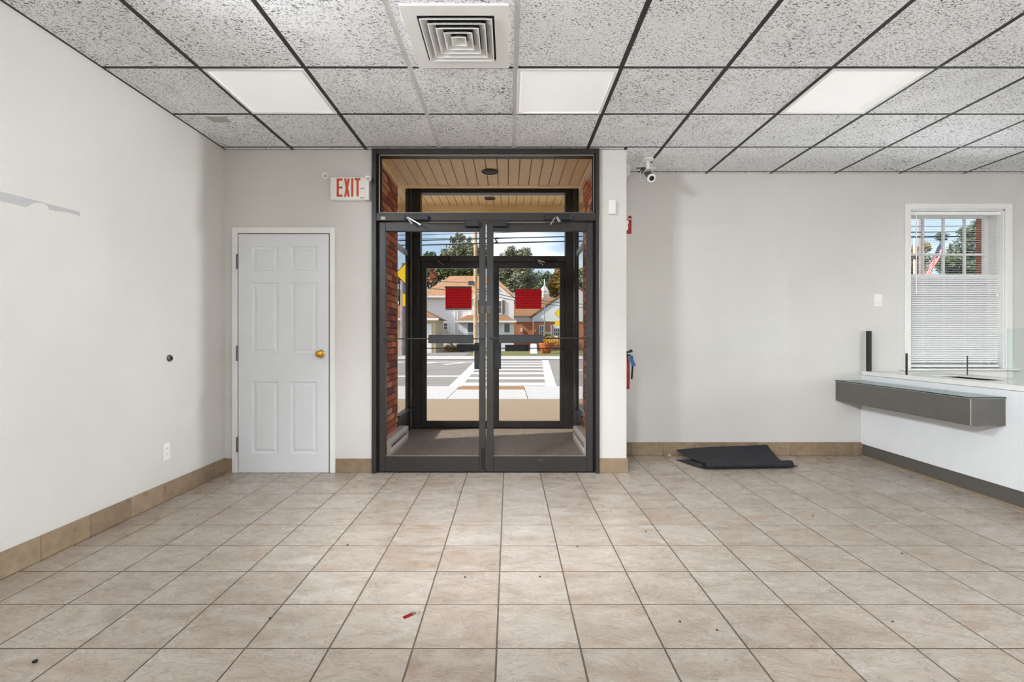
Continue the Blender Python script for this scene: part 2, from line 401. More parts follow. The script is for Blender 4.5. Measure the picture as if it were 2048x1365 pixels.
# ------------------------------------------------------------------ room dimensions
YW = 4.20            # storefront wall
YR = 4.81            # recessed wall on the right
XL = -2.351          # left wall
XP0, XP1 = PX(1197.5, YW), PX(1253, YW)      # pilaster beside the storefront
XF0 = PX(745.5, YW)                          # left edge of the storefront frame
ZC = CAMZ + 1.565    # ceiling
XRIGHT, YBACK = 7.2, -6.5
YRO = YR + 0.28      # outer face of the recessed wall

# ================================================================== THE SETTING
# ---- floor: slab with single tiles laid on it
floor = B('floor', 'grout', None, XL - 0.15, XRIGHT + 0.15, YBACK - 0.15, YW + 0.02, -0.12, -0.0013)
tag(floor, 'beige slate look ceramic tile floor with thin dark grout lines', 'floor', kind='structure')
B('floor_slab', 'grout', floor, XP1 - 0.1, XRIGHT + 0.15, YW + 0.02, YR + 0.02, -0.12, -0.0013)
TW, U0, V0 = 0.3008, -0.0445, 3.925
def tile_mesh(name, sx, sy, mat, h=0.006, c=0.0014):
    mb = MB(); x, y = sx / 2, sy / 2
    o = [(-x, -y), (x, -y), (x, y), (-x, y)]; i = [(-x + c, -y + c), (x - c, -y + c), (x - c, y - c), (-x + c, y - c)]
    mb.add([(a, b, -h) for a, b in o] + [(a, b, -c * 0.6) for a, b in o] + [(a, b, 0) for a, b in i],
           [(0, 1, 5, 4), (1, 2, 6, 5), (2, 3, 7, 6), (3, 0, 4, 7), (4, 5, 9, 8), (5, 6, 10, 9), (6, 7, 11, 10), (7, 4, 8, 11), (8, 9, 10, 11)])
    return mb.mesh(name, mat)
TILE = {}
def tile_at(x0, x1, y0, y1):
    key = (round(x1 - x0, 3), round(y1 - y0, 3))
    if key[0] < 0.03 or key[1] < 0.02: return
    if key not in TILE: TILE[key] = tile_mesh('floor_tile', key[0], key[1], 'floor_tile')
    return link('floor_tile', TILE[key], floor, ((x0 + x1) / 2, (y0 + y1) / 2, random.uniform(-0.0004, 0.0004)))
G = 0.0036
XCNT = 3.36
rest = MB()
for j in range(-4, 36):
    for i in range(-9, 25):
        x0, x1 = U0 + i * TW + G, U0 + (i + 1) * TW - G
        y1, y0 = V0 - j * TW - G, V0 - (j + 1) * TW + G
        x0, x1 = max(x0, XL + 0.012), min(x1, XRIGHT)
        y0 = max(y0, YBACK)
        if x1 - x0 < 0.03: continue
        if y1 <= YW: segs = [(x0, x1, y1)]
        elif x0 >= XP1: segs = [(x0, x1, min(y1, YR - 0.012))]
        elif x1 <= XP1 + 0.03: segs = [(x0, x1, min(y1, YW))]
        else: segs = [(x0, XP1 + 0.013, min(y1, YW - 0.012)), (XP1 + 0.015, x1, min(y1, YR - 0.012))]
        for (a0, a1, ye) in segs:
            if ye - y0 < 0.02: continue
            if ye > 1.5 and a0 < XCNT + 0.02: tile_at(a0, a1, y0, ye)
            elif ye <= 1.6: rest.box(a0, a1, y0, ye, -0.006, 0.0)
ro = rest.build('floor_tile_field', 'floor_tile', floor); ro['kind'] = 'stuff'

# ---- walls
w = B('wall_left', 'wall_paint', None, XL - 0.15, XL, YBACK, YW + 0.25, -0.1, 3.0)
tag(w, 'long off white painted wall on the left with grey patch', 'wall', kind='structure')
w = MB().box(XL, XF0, YW, YW + 0.09, -0.1, 3.0).box(XL, -1.31, YW + 0.09, YW + 0.25, -0.1, 3.0).build('wall_back', 'wall_paint')
w['kind'] = 'structure'
tag(w, 'off white wall section around the white panel door', 'wall', kind='structure')
w = MB().box(XP0, XP1, YW, YW + 0.09, -0.1, 3.0).box(0.905, XP1, YW + 0.09, YRO, -0.1, 3.0).build('wall_pilaster', 'wall_paint')
tag(w, 'narrow white pilaster between glass storefront and recessed wall', 'wall', kind='structure')
WX0, WX1 = PX(1819.5, YR), PX(2008.5, YR); WZ0, WZ1 = PZ(737, YR), PZ(419, YR)    # window opening
w = MB().box(XP1, WX0, YR, YRO, -0.1, 3.0).box(WX1, XRIGHT, YR, YRO, -0.1, 3.0).box(WX0, WX1, YR, YRO, WZ1, 3.0).box(WX0, WX1, YR, YRO, -0.1, WZ0).build('wall_recess', 'wall_paint')
tag(w, 'recessed off white wall with the window on the right', 'wall', kind='structure')
w = B('wall_right', 'wall_paint', None, XRIGHT, XRIGHT + 0.15, YBACK, YRO, -0.1, 3.0)
tag(w, 'off white side wall beyond the teller counter', 'wall', kind='structure')
w = B('wall_rear', 'wall_paint', None, XL - 0.15, XRIGHT + 0.15, YBACK - 0.15, YBACK, -0.1, 3.0)
tag(w, 'off white wall at the far end behind the viewer', 'wall', kind='structure')
# paint marks on the walls: thin coats of other paint
def lw_point(px, py):      # a point on the left wall
    Y = XL * FPX / (px - VX); return Y, PZ(py, Y)
pm = [lw_point(-30, 376), lw_point(20, 388), lw_point(75, 402), lw_point(120, 414), lw_point(160, 424), lw_point(160, 433), lw_point(140, 426), lw_point(125, 424), lw_point(98, 420), lw_point(96, 412), lw_point(85, 406), lw_point(70, 406), lw_point(60, 410), lw_point(53, 415), lw_point(30, 409), lw_point(0, 402), lw_point(-30, 395)]
plain('old_grey_paint', srgb(184, 185, 184), 0.6, vary=0.02)
wall_left = bpy.data.objects['wall_left']
label_part(MB().prism(pm, 'x', XL - 0.001, XL + 0.0008).build('grey_paint_patch', 'old_grey_paint', wall_left), 'bare grey strip left unpainted')
plain('fresh_paint', srgb(214, 212, 207), 0.5, vary=0.01)
wr = bpy.data.objects['wall_recess']
label_part(B('paint_patch', 'fresh_paint', wr, PX(1346, YR), PX(1577, YR), YR - 0.0006, YR + 0.001, PZ(705, YR), PZ(450, YR)), 'slightly lighter repainted rectangle')

# ---- tile baseboards
BT = {}
def base_run(parent, axis, fixed, a0, a1, first, z1, thick, sign):
    """row of tiles along an axis; fixed = wall face, sign = direction out of the wall"""
    edges = [a0]; e = first
    while e < a1 - 0.02:
        if e > a0 + 0.02: edges.append(e)
        e += TW
    edges.append(a1)
    for p, q in zip(edges[:-1], edges[1:]):
        u0, u1 = p + 0.0012, q - 0.0012; f0, f1 = sorted((fixed, fixed + sign * thick))
        if axis == 'y': MB().bbox(f0, f1, u0, u1, 0.0, z1, c=0.0025).build('base_tile', 'base_tile', parent)
        else: MB().bbox(u0, u1, f0, f1, 0.0, z1, c=0.0025).build('base_tile', 'base_tile', parent)
bl = B('baseboard_left', 'base_grout', None, XL - 0.001, XL + 0.006, YBACK, YW, 0, 0.122)
tag(bl, 'brown stone tile baseboard running along the left wall', 'baseboard', kind='structure')
base_run(bl, 'y', XL, 0.9, YW - 0.001, V0 - 12 * TW + 0.115, 0.124, 0.012, 1)
bb = B('baseboard_back', 'base_grout', None, PX(671.5, YW), XF0 - 0.002, YW - 0.006, YW, 0, 0.115)
tag(bb, 'short brown tile baseboard between panel door and storefront', 'baseboard', kind='structure')
base_run(bb, 'x', YW, PX(671.5, YW), XF0 + 0.012, 5, 0.117, 0.012, -1)
B('base_tile', 'base_tile', bb, XL + 0.012, PX(465, YW), YW - 0.012, YW, 0, 0.117)
bp = B('baseboard_pilaster', 'base_grout', None, XP0, XP1 + 0.006, YW - 0.006, YR, 0, 0.117)
tag(bp, 'brown tile baseboard wrapped round the white pilaster', 'baseboard', kind='structure')
B('base_tile', 'base_tile', bp, XP0 - 0.004, XP1 + 0.012, YW - 0.014, YW, 0, 0.119, c=0.0025)
B('base_tile', 'base_tile', bp, XP1, XP1 + 0.012, YW + 0.001, YW + 0.3, 0, 0.117, c=0.0025)
B('base_tile', 'base_tile', bp, XP1, XP1 + 0.012, YW + 0.303, YR, 0, 0.117, c=0.0025)
br = B('baseboard_recess', 'base_grout', None, XP1 + 0.012, XCNT, YR - 0.006, YR, 0, 0.125)
tag(br, 'brown tile baseboard along the recessed wall behind the mat', 'baseboard', kind='structure')
base_run(br, 'x', YR, XP1 + 0.012, XCNT - 0.002, PX(1262, YR), 0.128, 0.012, -1)

# ---- suspended ceiling
ceil = MB().box(XL - 0.15, XRIGHT + 0.15, YBACK - 0.15, YW + 0.1, ZC + 0.014, ZC + 0.12).box(XP1 - 0.2, XRIGHT + 0.15, YW + 0.1, YRO, ZC + 0.014, ZC + 0.12).build('ceiling', 'white_enamel')
tag(ceil, 'suspended ceiling of fissured grey white tiles in a black grid', 'ceiling', kind='structure')
CW, CX0, CY0 = 0.6096, -1.7905, 2.925
TEE = 0.012
def row_end(x): return YR if x > XP1 else YW
CT = {}
def ceil_tile(x0, x1, y0, y1):
    key = (round(x1 - x0, 3), round(y1 - y0, 3))
    if min(key) < 0.015: return
    if key not in CT:
        mb = MB().bbox(-key[0] / 2, key[0] / 2, -key[1] / 2, key[1] / 2, 0, 0.018, c=0.003); CT[key] = mb.mesh('ceiling_tile', 'ceiling_tile')
    link('ceiling_tile', CT[key], ceil, ((x0 + x1) / 2, (y0 + y1) / 2, ZC - 0.002 + random.uniform(-0.001, 0.001)))
LIGHTS = {(0, 0), (3, 0), (6, 0)}
field = MB()
for i in range(-1, 15):
    for j in range(-16, 4):
        x0, x1 = CX0 + i * CW, CX0 + (i + 1) * CW; y0, y1 = CY0 + j * CW, CY0 + (j + 1) * CW
        if (i % 3 == 0 and j % 4 == 0 and i >= 0): continue                     # light fittings
        a0, a1 = max(x0, XL), min(x1, XRIGHT)
        segs = [(a0, a1)]
        if y1 > YW and a0 < XP1 < a1: segs = [(a0, XP1 - TEE), (XP1 + 0.004 - TEE, a1)]
        for (s0, s1) in segs:
            ye = row_end((s0 + s1) / 2); b0, b1 = y0, min(y1, ye)
            if j == -1 and i == 2: continue
            if b1 - b0 < 0.02 or s1 - s0 < 0.03: continue
            q = (s0 + (0.006 if s0 == XL else TEE), s1 - TEE, b0 + TEE * 0.85, b1 - (0.001 if b1 == ye else TEE * 0.85))
            if y1 > 1.5: ceil_tile(*q)
            else: field.box(*q, ZC - 0.002, ZC + 0.016)
fo = field.build('ceiling_tile_field', 'ceiling_tile', ceil); fo['kind'] = 'stuff'
for i in range(-1, 15):
    x = CX0 + i * CW
    if x < XL + 0.02 or x > XRIGHT: continue
    mat = 'tee_white' if i in (2, 3) else 'tee_black'
    B('grid_tee', mat, ceil, x - TEE - 0.002, x + TEE + 0.002, YBACK, row_end(x) , ZC - 0.0015, ZC + 0.014)
for j in range(-15, 4):
    y = CY0 + j * CW
    B('cross_tee', 'tee_black', ceil, XL if y < YW else XP1, XRIGHT, y - TEE, y + TEE, ZC - 0.0012, ZC + 0.0135)
B('wall_angle', 'tee_black', ceil, XL, XL + 0.012, YBACK, YW, ZC - 0.004, ZC + 0.014)
B('wall_angle', 'tee_black', ceil, XL, XP1, YW - 0.006, YW, ZC - 0.003, ZC + 0.014)
B('wall_angle', 'tee_black', ceil, XP1, XRIGHT, YR - 0.004, YR, ZC - 0.001, ZC + 0.014)
label_part(B('access_plate', 'plastic_grey', ceil, PX(417, 3.6), PX(455, 3.6), 3.575, 3.66, ZC - 0.006, ZC - 0.001), 'small grey metal plate')

# ---- ceiling lights: the front row is unlit with a faint glow added, the lit rows further back are added fill
def troffer(i, j, on, label):
    x0, x1 = CX0 + i * CW + TEE, CX0 + (i + 1) * CW - TEE; y0, y1 = CY0 + j * CW + TEE, CY0 + (j + 1) * CW - TEE
    t = thing('ceiling_light', ((x0 + x1) / 2, (y0 + y1) / 2, ZC), label, 'ceiling light', 'square ceiling light panels')
    f = 0.02; z0 = ZC - 0.008
    for a in ((x0, x1, y0, y0 + f), (x0, x1, y1 - f, y1), (x0, x0 + f, y0 + f, y1 - f), (x1 - f, x1, y0 + f, y1 - f)):
        MB().bbox(*a, z0, ZC + 0.014, c=0.002).build('frame_bar', 'white_enamel', t)
    B('lens', 'lens_fill' if on else 'lens_off_glow', t, x0 + f, x1 - f, y0 + f, y1 - f, ZC - 0.001, ZC + 0.006)
troffer(0, 0, False, 'unlit square ceiling light panel, faint glow added, nearest the left wall')
troffer(3, 0, False, 'unlit square ceiling light panel, faint glow added, right behind the air vent')
troffer(6, 0, False, 'unlit square ceiling light panel, faint glow added, above the black mat')
for j in (-4, -8, -12):
    for i in (0, 3, 6, 9, 12):
        troffer(i, j, True, 'added lit square ceiling light panel, unseen in the rear half of the room')
troffer(9, 0, False, 'unlit square ceiling light panel, faint glow added, over the teller counter')
troffer(12, 0, False, 'unlit square ceiling light panel, faint glow added, close to the right side wall')

# ---- square air diffuser in its own tile
vx0, vx1 = PX(797, 2.42), PX(1023, 2.925); 
vy0, vy1 = CY0 - CW + 0.05, CY0 - 0.012
vx0, vx1 = CX0 + 2 * CW + 0.055, CX0 + 3 * CW - 0.04
q0 = (CX0 + 2 * CW + TEE, CX0 + 3 * CW - TEE, CY0 - CW + TEE * .7, CY0 - TEE * .7)
vent = thing('air_vent', ((vx0 + vx1) / 2, (vy0 + vy1) / 2, ZC), 'white square stepped air diffuser set into the ceiling', 'air vent')
for a in ((q0[0], vx0 + 0.03, q0[2], q0[3]), (vx1 - 0.03, q0[1], q0[2], q0[3]), (vx0 + 0.03, vx1 - 0.03, q0[2], vy0 + 0.03), (vx0 + 0.03, vx1 - 0.03, vy1 - 0.03, q0[3])):
    B('cut_tile', 'ceiling_tile', ceil, *a, ZC - 0.002, ZC + 0.014)
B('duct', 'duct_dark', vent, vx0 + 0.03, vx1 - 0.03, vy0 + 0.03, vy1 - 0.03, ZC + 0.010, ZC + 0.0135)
vc = Vector(((vx0 + vx1) / 2, (vy0 + vy1) / 2, 0)); hs = (vx1 - vx0) / 2; hy = (vy1 - vy0) / 2
def ring(name, mat, r_out, r_in, z_out, z_in, t=0.0015):
    """square funnel between two squares (fractions of the half size)"""
    V = []
    for (r, z) in ((r_out, z_out), (r_in, z_in), (r_in, z_in + t), (r_out, z_out + t)):
        V += [(vc.x + sx * hs * r, vc.y + sy * hy * r, z) for sx, sy in ((-1, -1), (1, -1), (1, 1), (-1, 1))]
    F = []
    for k in range(4):
        for q in range(4):
            F.append((k * 4 + q, k * 4 + (q + 1) % 4, ((k + 1) % 4) * 4 + (q + 1) % 4, ((k + 1) % 4) * 4 + q))
    return MB().add(V, F).build(name, mat, vent)
ring('frame', 'white_enamel', 1.0, 0.73, ZC - 0.012, ZC - 0.012, 0.01)
for k in range(5):
    ro_ = 0.69 - k * 0.135
    ring('louver', 'white_enamel', ro_, ro_ - 0.022, ZC - 0.0215, ZC - 0.0215, 0.002)
    ring('louver_fin', 'louver_shade', ro_ - 0.012, ro_ - 0.125, ZC - 0.02, ZC + 0.0088, 0.001)

# ---- inner storefront: trim_1 frame, transom, doors 1 and 2
YF0, YF1 = 4.165, 4.30
sf = thing('trim_1', (PX(971, YW), YW, 0), 'dark bronze aluminium frame around the inner glass double doors', 'door frame', kind='structure')
jx = (XF0, PX(754.5, YW)); jx2 = (PX(1190, YW), XP0)
zt = ZC - 0.003
B('jamb', 'bronze', sf, jx[0], jx[1], YF0, YF1, 0, zt, c=0.003)
B('jamb', 'bronze', sf, jx2[0], jx2[1], YF0, YF1, 0, zt, c=0.003)
B('head', 'bronze', sf, jx[1], jx2[0], YF0, YF1, PZ(310, YW), zt, c=0.003)
zb0, zb1 = PZ(443.5, YW), PZ(427.5, YW)
B('transom_bar', 'bronze', sf, jx[1], jx2[0], YF0, YF1, zb0, zb1, c=0.003)
gx0, gx1 = PX(759.5, YW), PX(1187, YW)
B('stop', 'black_rubber', sf, jx[1], gx0, 4.20, 4.28, zb1, PZ(310, YW)); B('stop', 'black_rubber', sf, gx1, jx2[0], 4.20, 4.28, zb1, PZ(310, YW))
for a in ((gx0 - 0.004, gx0 + 0.002, zb1, PZ(311, YW)), (gx1 - 0.002, gx1 + 0.004, zb1, PZ(311, YW)), (gx0, gx1, PZ(312.5, YW), PZ(310, YW)), (gx0, gx1, zb1, zb1 + 0.008)):
    B('bead', 'bead', sf, a[0], a[1], 4.19, 4.20, a[2], a[3])
B('transom_glass', 'pane_glass', sf, gx0, gx1, 4.225, 4.231, zb1, PZ(310, YW))
B('sill', 'bronze_dark', sf, jx[1], jx2[0], 4.20, 4.30, -0.004, 0.005)
label_part(B('sticker', 'plastic_grey', sf, PX(761.5, YF0), PX(770.5, YF0), YF0 - 0.001, YF0, PZ(439.5, YF0), PZ(433.5, YF0)), 'tiny grey sticker')
B('weather_gap', 'black', sf, jx[1], PX(758.5, YW), 4.215, 4.27, 0.005, zb0); B('weather_gap', 'black', sf, PX(1186.5, YW), jx2[0], 4.215, 4.27, 0.005, zb0)

def leaf(name, label, xs, ztop, zbot, glassz, Yd, Yd1, mats=('bronze', 'pane_glass')):
    """glazed door leaf: xs = outer left, glass left, glass right, outer right"""
    d = thing(name, ((xs[0] + xs[3]) / 2, Yd, 0), label, 'door', kind='structure')
    B('stile', mats[0], d, xs[0], xs[1], Yd, Yd1, zbot, ztop, c=0.003); B('stile', mats[0], d, xs[2], xs[3], Yd, Yd1, zbot, ztop, c=0.003)
    B('rail', mats[0], d, xs[1], xs[2], Yd, Yd1, glassz[1], ztop, c=0.002); B('rail', mats[0], d, xs[1], xs[2], Yd, Yd1, zbot, glassz[0], c=0.002)
    B('glass_pane', mats[1], d, xs[1] - 0.004, xs[2] + 0.004, (Yd + Yd1) / 2 - 0.003, (Yd + Yd1) / 2 + 0.003, glassz[0] - 0.004, glassz[1] + 0.004)
    B('glazing_bead', 'bead', d, xs[1], xs[2], Yd + 0.008, Yd + 0.014, glassz[0], glassz[0] + 0.006)
    return d
YD, YD1 = 4.18, 4.225
zd1, zd0 = PZ(445, YD), 0.012
gz = (PZ(913.5, YD), PZ(462.5, YD))
d1 = leaf('door_1', 'left leaf of the inner bronze glass double doors', [PX(q, YD) for q in (758.5, 771, 958, 971)], zd1, zd0, gz, YD, YD1)
d2 = leaf('door_2', 'right leaf of the inner bronze glass double doors', [PX(q, YD) for q in (973.2, 986.8, 1173, 1186)], zd1, zd0, gz, YD, YD1)
def push_bar(d, x0, x1, p0, p1, Y, zr, z0, z1, ydoor):
    r = 0.0055
    k = MB().tube([(PX(x0, Y), ydoor, PZ(zr, Y)), (PX(x0, Y), Y + 0.02, PZ(zr, Y)), (PX(x0, Y) + 0.01, Y + 0.004, PZ(zr, Y)), (PX(x0, Y) + 0.03, Y, PZ(zr, Y)), (PX(x1, Y) - 0.03, Y, PZ(zr, Y)), (PX(x1, Y) - 0.01, Y + 0.004, PZ(zr, Y)), (PX(x1, Y), Y + 0.02, PZ(zr, Y)), (PX(x1, Y), ydoor, PZ(zr, Y))], r, 8).build('push_bar', 'bronze', d, True)
    B('push_plate', 'bronze_dark', k, PX(p0, Y), PX(p1, Y), Y - 0.014, Y + 0.008, PZ(z1, Y), PZ(z0, Y), c=0.003)
push_bar(d1, 764, 966, 857, 947, 4.11, 678, 670, 687, YD)
push_bar(d2, 981, 1181, 997, 1087, 4.11, 677, 670, 686.5, YD)
for d, xc in ((d1, 964.7), (d2, 977.6)):
    MB().lathe([(0.001, -0.006), (0.0165, -0.005), (0.0185, 0)], (0, 0, 0), 'y', 24).build('lock_rose', 'old_brass', d)
    o = bpy.data.objects[d.children[-1].name] if d.children else None
    lk = [c for c in d.children if c.name.startswith('lock_rose')][0]
    lk.scale = (1.0, 1, 2.1); lk.location = Vector((PX(xc, YD), YD + 0.001, PZ(620, YD))) - WLOC[d.name]
    B('thumb_turn', 'old_brass', lk, -0.004, 0.004, -0.016, -0.004, -0.006, 0.006)
for d, x0, x1 in ((d1, 948.5, 958.5), (d2, 987, 1002)):          # flat pulls on the far side
    Y = 4.28
    B('pull_handle', 'bronze_dark', d, PX(x0, Y), PX(x1, Y), Y, Y + 0.012, PZ(739, Y), PZ(686, Y), c=0.002)
    for zz in (PZ(736, Y), PZ(690, Y)): B('pull_post', 'bronze_dark', d, (PX(x0, Y) + PX(x1, Y)) / 2 - 0.006, (PX(x0, Y) + PX(x1, Y)) / 2 + 0.006, YD1, Y, zz - 0.006, zz + 0.006)
def bar(p, q, w, t):
    """flat bar from p to q"""
    p, q = Vector(p), Vector(q); d = (q - p).normalized(); u = Vector((0, 1, 0)); s = d.cross(u).normalized()
    V = []
    for e in (p, q):
        for a, b_ in ((-1, -1), (1, -1), (1, 1), (-1, 1)): V.append(e + s * w / 2 * a + u * t / 2 * b_)
    return MB().add(V, [(0, 1, 2, 3), (7, 6, 5, 4), (0, 1, 5, 4), (1, 2, 6, 5), (2, 3, 7, 6), (3, 0, 4, 7)])
def closer(d, bx0, bx1, by0, by1, arms, Y, ywall):
    c = B('door_closer', 'bronze_dark', d, PX(bx0, Y), PX(bx1, Y), Y, ywall, PZ(by1, Y), PZ(by0, Y), c=0.004)
    for (a, b_, w) in arms:
        bar((PX(a[0], Y - .01), Y - 0.012, PZ(a[1], Y - .01)), (PX(b_[0], Y - .01), Y - 0.03, PZ(b_[1], Y - .01)), w, 0.006).build('closer_arm', 'chrome', c)
    MB().lathe([(0.009, -0.02), (0.009, 0.0)], (PX(arms[0][0][0], Y), Y, PZ(arms[0][0][1], Y)), 'y', 12).build('pivot', 'bronze_dark', c)
closer(d1, 808, 856, 429.5, 440, [((813, 434), (842, 451), 0.010), ((814, 435), (825, 449), 0.014)], 4.12, YF0)
closer(d2, 1090, 1143, 429, 440, [((1111, 434), (1100, 451), 0.010), ((1112, 433), (1119, 445), 0.02)], 4.12, YF0)
for d, x0, x1, rx in ((d1, 930, 958.5, (850, 931)), (d2, 986, 1014.5, (1014, 1110))):
    Y = 4.135
    k = B('hold_open', 'bronze_dark', d, PX(x0, Y), PX(x1, Y), Y, YD, PZ(453, Y), PZ(440.5, Y), c=0.003)
    MB().tube([(PX(rx[0], Y), Y + 0.02, PZ(444.3, Y)), (PX(rx[1], Y), Y + 0.02, PZ(444.3, Y))], 0.0035, 8).build('slide_rod', 'chrome', k)
label_part(MB().lathe([(0.001, -0.004), (0.018, -0.003), (0.02, 0)], (PX(1081, YD), YD, PZ(921, YD)), 'y', 20).build('rail_badge', 'old_brass', d2), 'small oval tarnished badge')
bpy.data.objects['rail_badge'].data.transform(Matrix.Translation((0, 0, PZ(921, YD) * 0.62)) @ Matrix.Diagonal((1, 1, 0.38, 1)))
for zz, h in ((PZ(903, YD), 0.004), (PZ(918, YD), 0.004), (PZ(929, YD), 0.004)):
    MB().lathe([(0.004, -0.004), (0.0045, 0)], (PX(965, YD), YD, zz), 'y', 10).build('screw', 'chrome', d1)
B('flush_bolt', 'black_rubber', d1, PX(962.5, YD), PX(969.5, YD), YD - 0.006, YD, 0.03, PZ(898, YD))

# ---- vestibule
VXL, VXR = -1.20, 0.797
YB0, YB1 = 4.30, 5.46         # brick part of the side walls
YO = 6.27                     # outer doors
ZS = CAMZ + 1.633             # inner soffit
ZS2 = CAMZ + 1.945            # canopy soffit
vf = B('floor_vestibule', 'carpet', None, VXL - 0.1, VXR + 0.1, 4.28, YO + 0.02, -0.1, 0.002)
tag(vf, 'dark speckled carpet floor of the glazed entrance lobby', 'floor', kind='structure')
bm_ = MB().bbox(0, 0.092, -0.0965, 0.0965, -0.0287, 0.0287, c=0.003).mesh('brick', 'brick')
def brick_wall(name, face, sign, label):
    w = B(name, 'mortar', None, min(face - sign * 0.006, face - sign * 0.105), max(face - sign * 0.006, face - sign * 0.105), YB0 - 0.0, YB1, -0.1, 3.0)
    tag(w, label, 'wall', kind='structure')
    z = 0.034; c = 0
    while z < ZS:
        y = YB0 + 0.1 - (0.1 if c % 2 else 0.0); 
        while y - 0.1 < YB1:
            a, b_ = max(y - 0.0965, YB0 + 0.001), min(y + 0.0965, YB1 - 0.001)
            if b_ - a > 0.03:
                o = link('brick', bm_, w, (face if sign < 0 else face, (a + b_) / 2, z))
                o.scale = (1, (b_ - a) / 0.193, 1)
                o.location.x += (0 if sign < 0 else -0.092) + sign * random.uniform(-0.002, 0.001)
            y += 0.2032
        z += 0.0677; c += 1
    B('edge_trim', 'far_tan', w, face, face - sign * 0.105, YB1, YB1 + 0.012, 0.27, ZS2)
brick_wall('wall_lobby_left', VXL, 1, 'red brick side wall of the entrance lobby behind left door')
brick_wall('wall_lobby_right', VXR, -1, 'red brick side wall of the entrance lobby behind right door')
so = B('ceiling_lobby', 'soffit_gap', None, VXL - 0.2, VXR + 0.2, YF1, YB1, ZS + 0.012, ZS + 0.2)
tag(so, 'beige panelled soffit ceiling inside the entrance lobby', 'ceiling', kind='structure')
BW = 0.1069
def boards(parent, x0, x1, first, y0, y1, z):
    x = first
    me = None
    while x > x0: x -= BW
    while x < x1:
        a, b_ = max(x + 0.004, x0), min(x + BW - 0.004, x1)
        if b_ - a > 0.01: MB().bbox(a, b_, y0, y1, z, z + 0.013, c=0.003).build('soffit_board', 'soffit', parent)
        x += BW
boards(so, VXL, VXR, PX(739 + 0, 5.46) , YF1, YB1 - 0.02, ZS)
B('front_trim', 'soffit', so, VXL, VXR, YB1 - 0.03, YB1 + 0.02, ZS - 0.012, ZS + 0.1)
B('side_trim', 'soffit', so, VXL, VXL + 0.03, YF1, YB1 - 0.03, ZS - 0.014, ZS); B('side_trim', 'soffit', so, VXR - 0.03, VXR, YF1, YB1 - 0.03, ZS - 0.014, ZS)
B('upper_panel', 'soffit', so, VXL - 0.2, VXR + 0.2, YB1 + 0.02, YO + 0.1, ZS2 - 0.03, ZS2 + 0.1)
def soffit_light(x, y, z, r, label, parent):
    t = thing('soffit_light', (x, y, z), label, 'ceiling light', 'round recessed soffit lights')
    MB().lathe([(r, 0), (r, -0.006), (r * 0.86, -0.010), (r * 0.8, -0.004), (r * 0.8, 0)], (x, y, z), 'z', 28).build('trim_ring', 'bronze', t, True)
    MB().lathe([(r * 0.79, -0.003), (r * 0.5, -0.009), (0.002, -0.011)], (x, y, z), 'z', 28).build('lens', 'bronze_dark', t, True)
soffit_light(PX(980, 4.96), 4.96, ZS, 0.084, 'dark round recessed light in the lobby soffit', so)

# outer frame: posts, sidelights, head, outer doors
of = thing('trim_2', (-0.2, YO, 0), 'dark bronze frame of the outer glass entrance with side lights', 'door frame', kind='structure')
op0, op1 = PX(842.5, YO), PX(1130, YO)
ZH0, ZH1 = PZ(388.5, YO), PZ(381, YO)
B('post', 'bronze', of, VXL, op0, YO - 0.06, YO + 0.06, 0, ZS2, c=0.003); B('post', 'bronze', of, op1, VXR, YO - 0.06, YO + 0.06, 0, ZS2, c=0.003)
B('head', 'bronze', of, op0, op1, YO - 0.06, YO + 0.06, ZH0, ZH1 + 0.03, c=0.003)
B('fascia_panel', 'soffit', of, op0, op1, YO - 0.05, YO + 0.05, ZH1 + 0.03, ZS2)
ZT0, ZT1 = PZ(525, YO), PZ(513.5, YO)
B('transom_bar', 'bronze', of, op0, op1, YO - 0.055, YO + 0.055, ZT0, ZT1, c=0.003)
B('transom_glass', 'pane_glass', of, op0, op1, YO - 0.003, YO + 0.003, ZT1, ZH0)
B('sill', 'bronze_dark', of, op0, op1, YO - 0.05, YO + 0.05, 0, 0.012)
for face, s in ((VXL, 1), (VXR, -1)):
    a, b_ = YB1 + 0.012, YO - 0.06
    f0, f1 = (face - 0.03, face) if s > 0 else (face, face + 0.03)
    B('bulkhead', 'bronze', of, f0, f1, a, b_, 0, 0.255, c=0.003)
    B('side_sill', 'bronze', of, f0 - 0.01, f1 + s * 0.02 if s > 0 else f1 + 0.01, a, b_, 0.255, 0.275) if s > 0 else B('side_sill', 'bronze', of, f0 - 0.02, f1 + 0.01, a, b_, 0.255, 0.275)
    B('side_jamb', 'bronze', of, f0, f1, b_ - 0.20, b_, 0.275, ZS2, c=0.003)
    B('side_bar', 'bead', of, f0, f1, a, b_ - 0.20, 2.09, 2.15, c=0.003)
    B('side_glass', 'pane_glass', of, face - s * 0.015 - 0.003, face - s * 0.015 + 0.003, a, b_ - 0.20, 0.275, 2.09)
    B('side_glass', 'pane_glass', of, face - s * 0.015 - 0.003, face - s * 0.015 + 0.003, a, b_ - 0.20, 2.15, ZS2)
ogz = (PZ(842.5, YO), PZ(537.5, YO)); YO0, YO1 = YO - 0.022, YO + 0.022
d4 = leaf('door_4', 'left leaf of the outer glass doors toward the street', [op0 + .002, PX(853.5, YO), PX(974, YO), PX(985, YO)], ZT0 - 0.003, 0.014, ogz, YO0, YO1)
d5 = leaf('door_5', 'right leaf of the outer glass doors toward the street', [PX(986.5, YO), PX(998, YO), PX(1119.5, YO), op1 - .002], ZT0 - 0.003, 0.014, ogz, YO0, YO1)
push_bar(d4, 848, 980, 914, 962, 6.17, 697, 689, 703, YO0); push_bar(d5, 992, 1125, 1010, 1057, 6.17, 697, 690, 703, YO0)
closer(d4, 862, 898, 514.5, 521, [((873, 520), (888, 531), 0.012)], 6.13, YO - 0.055)
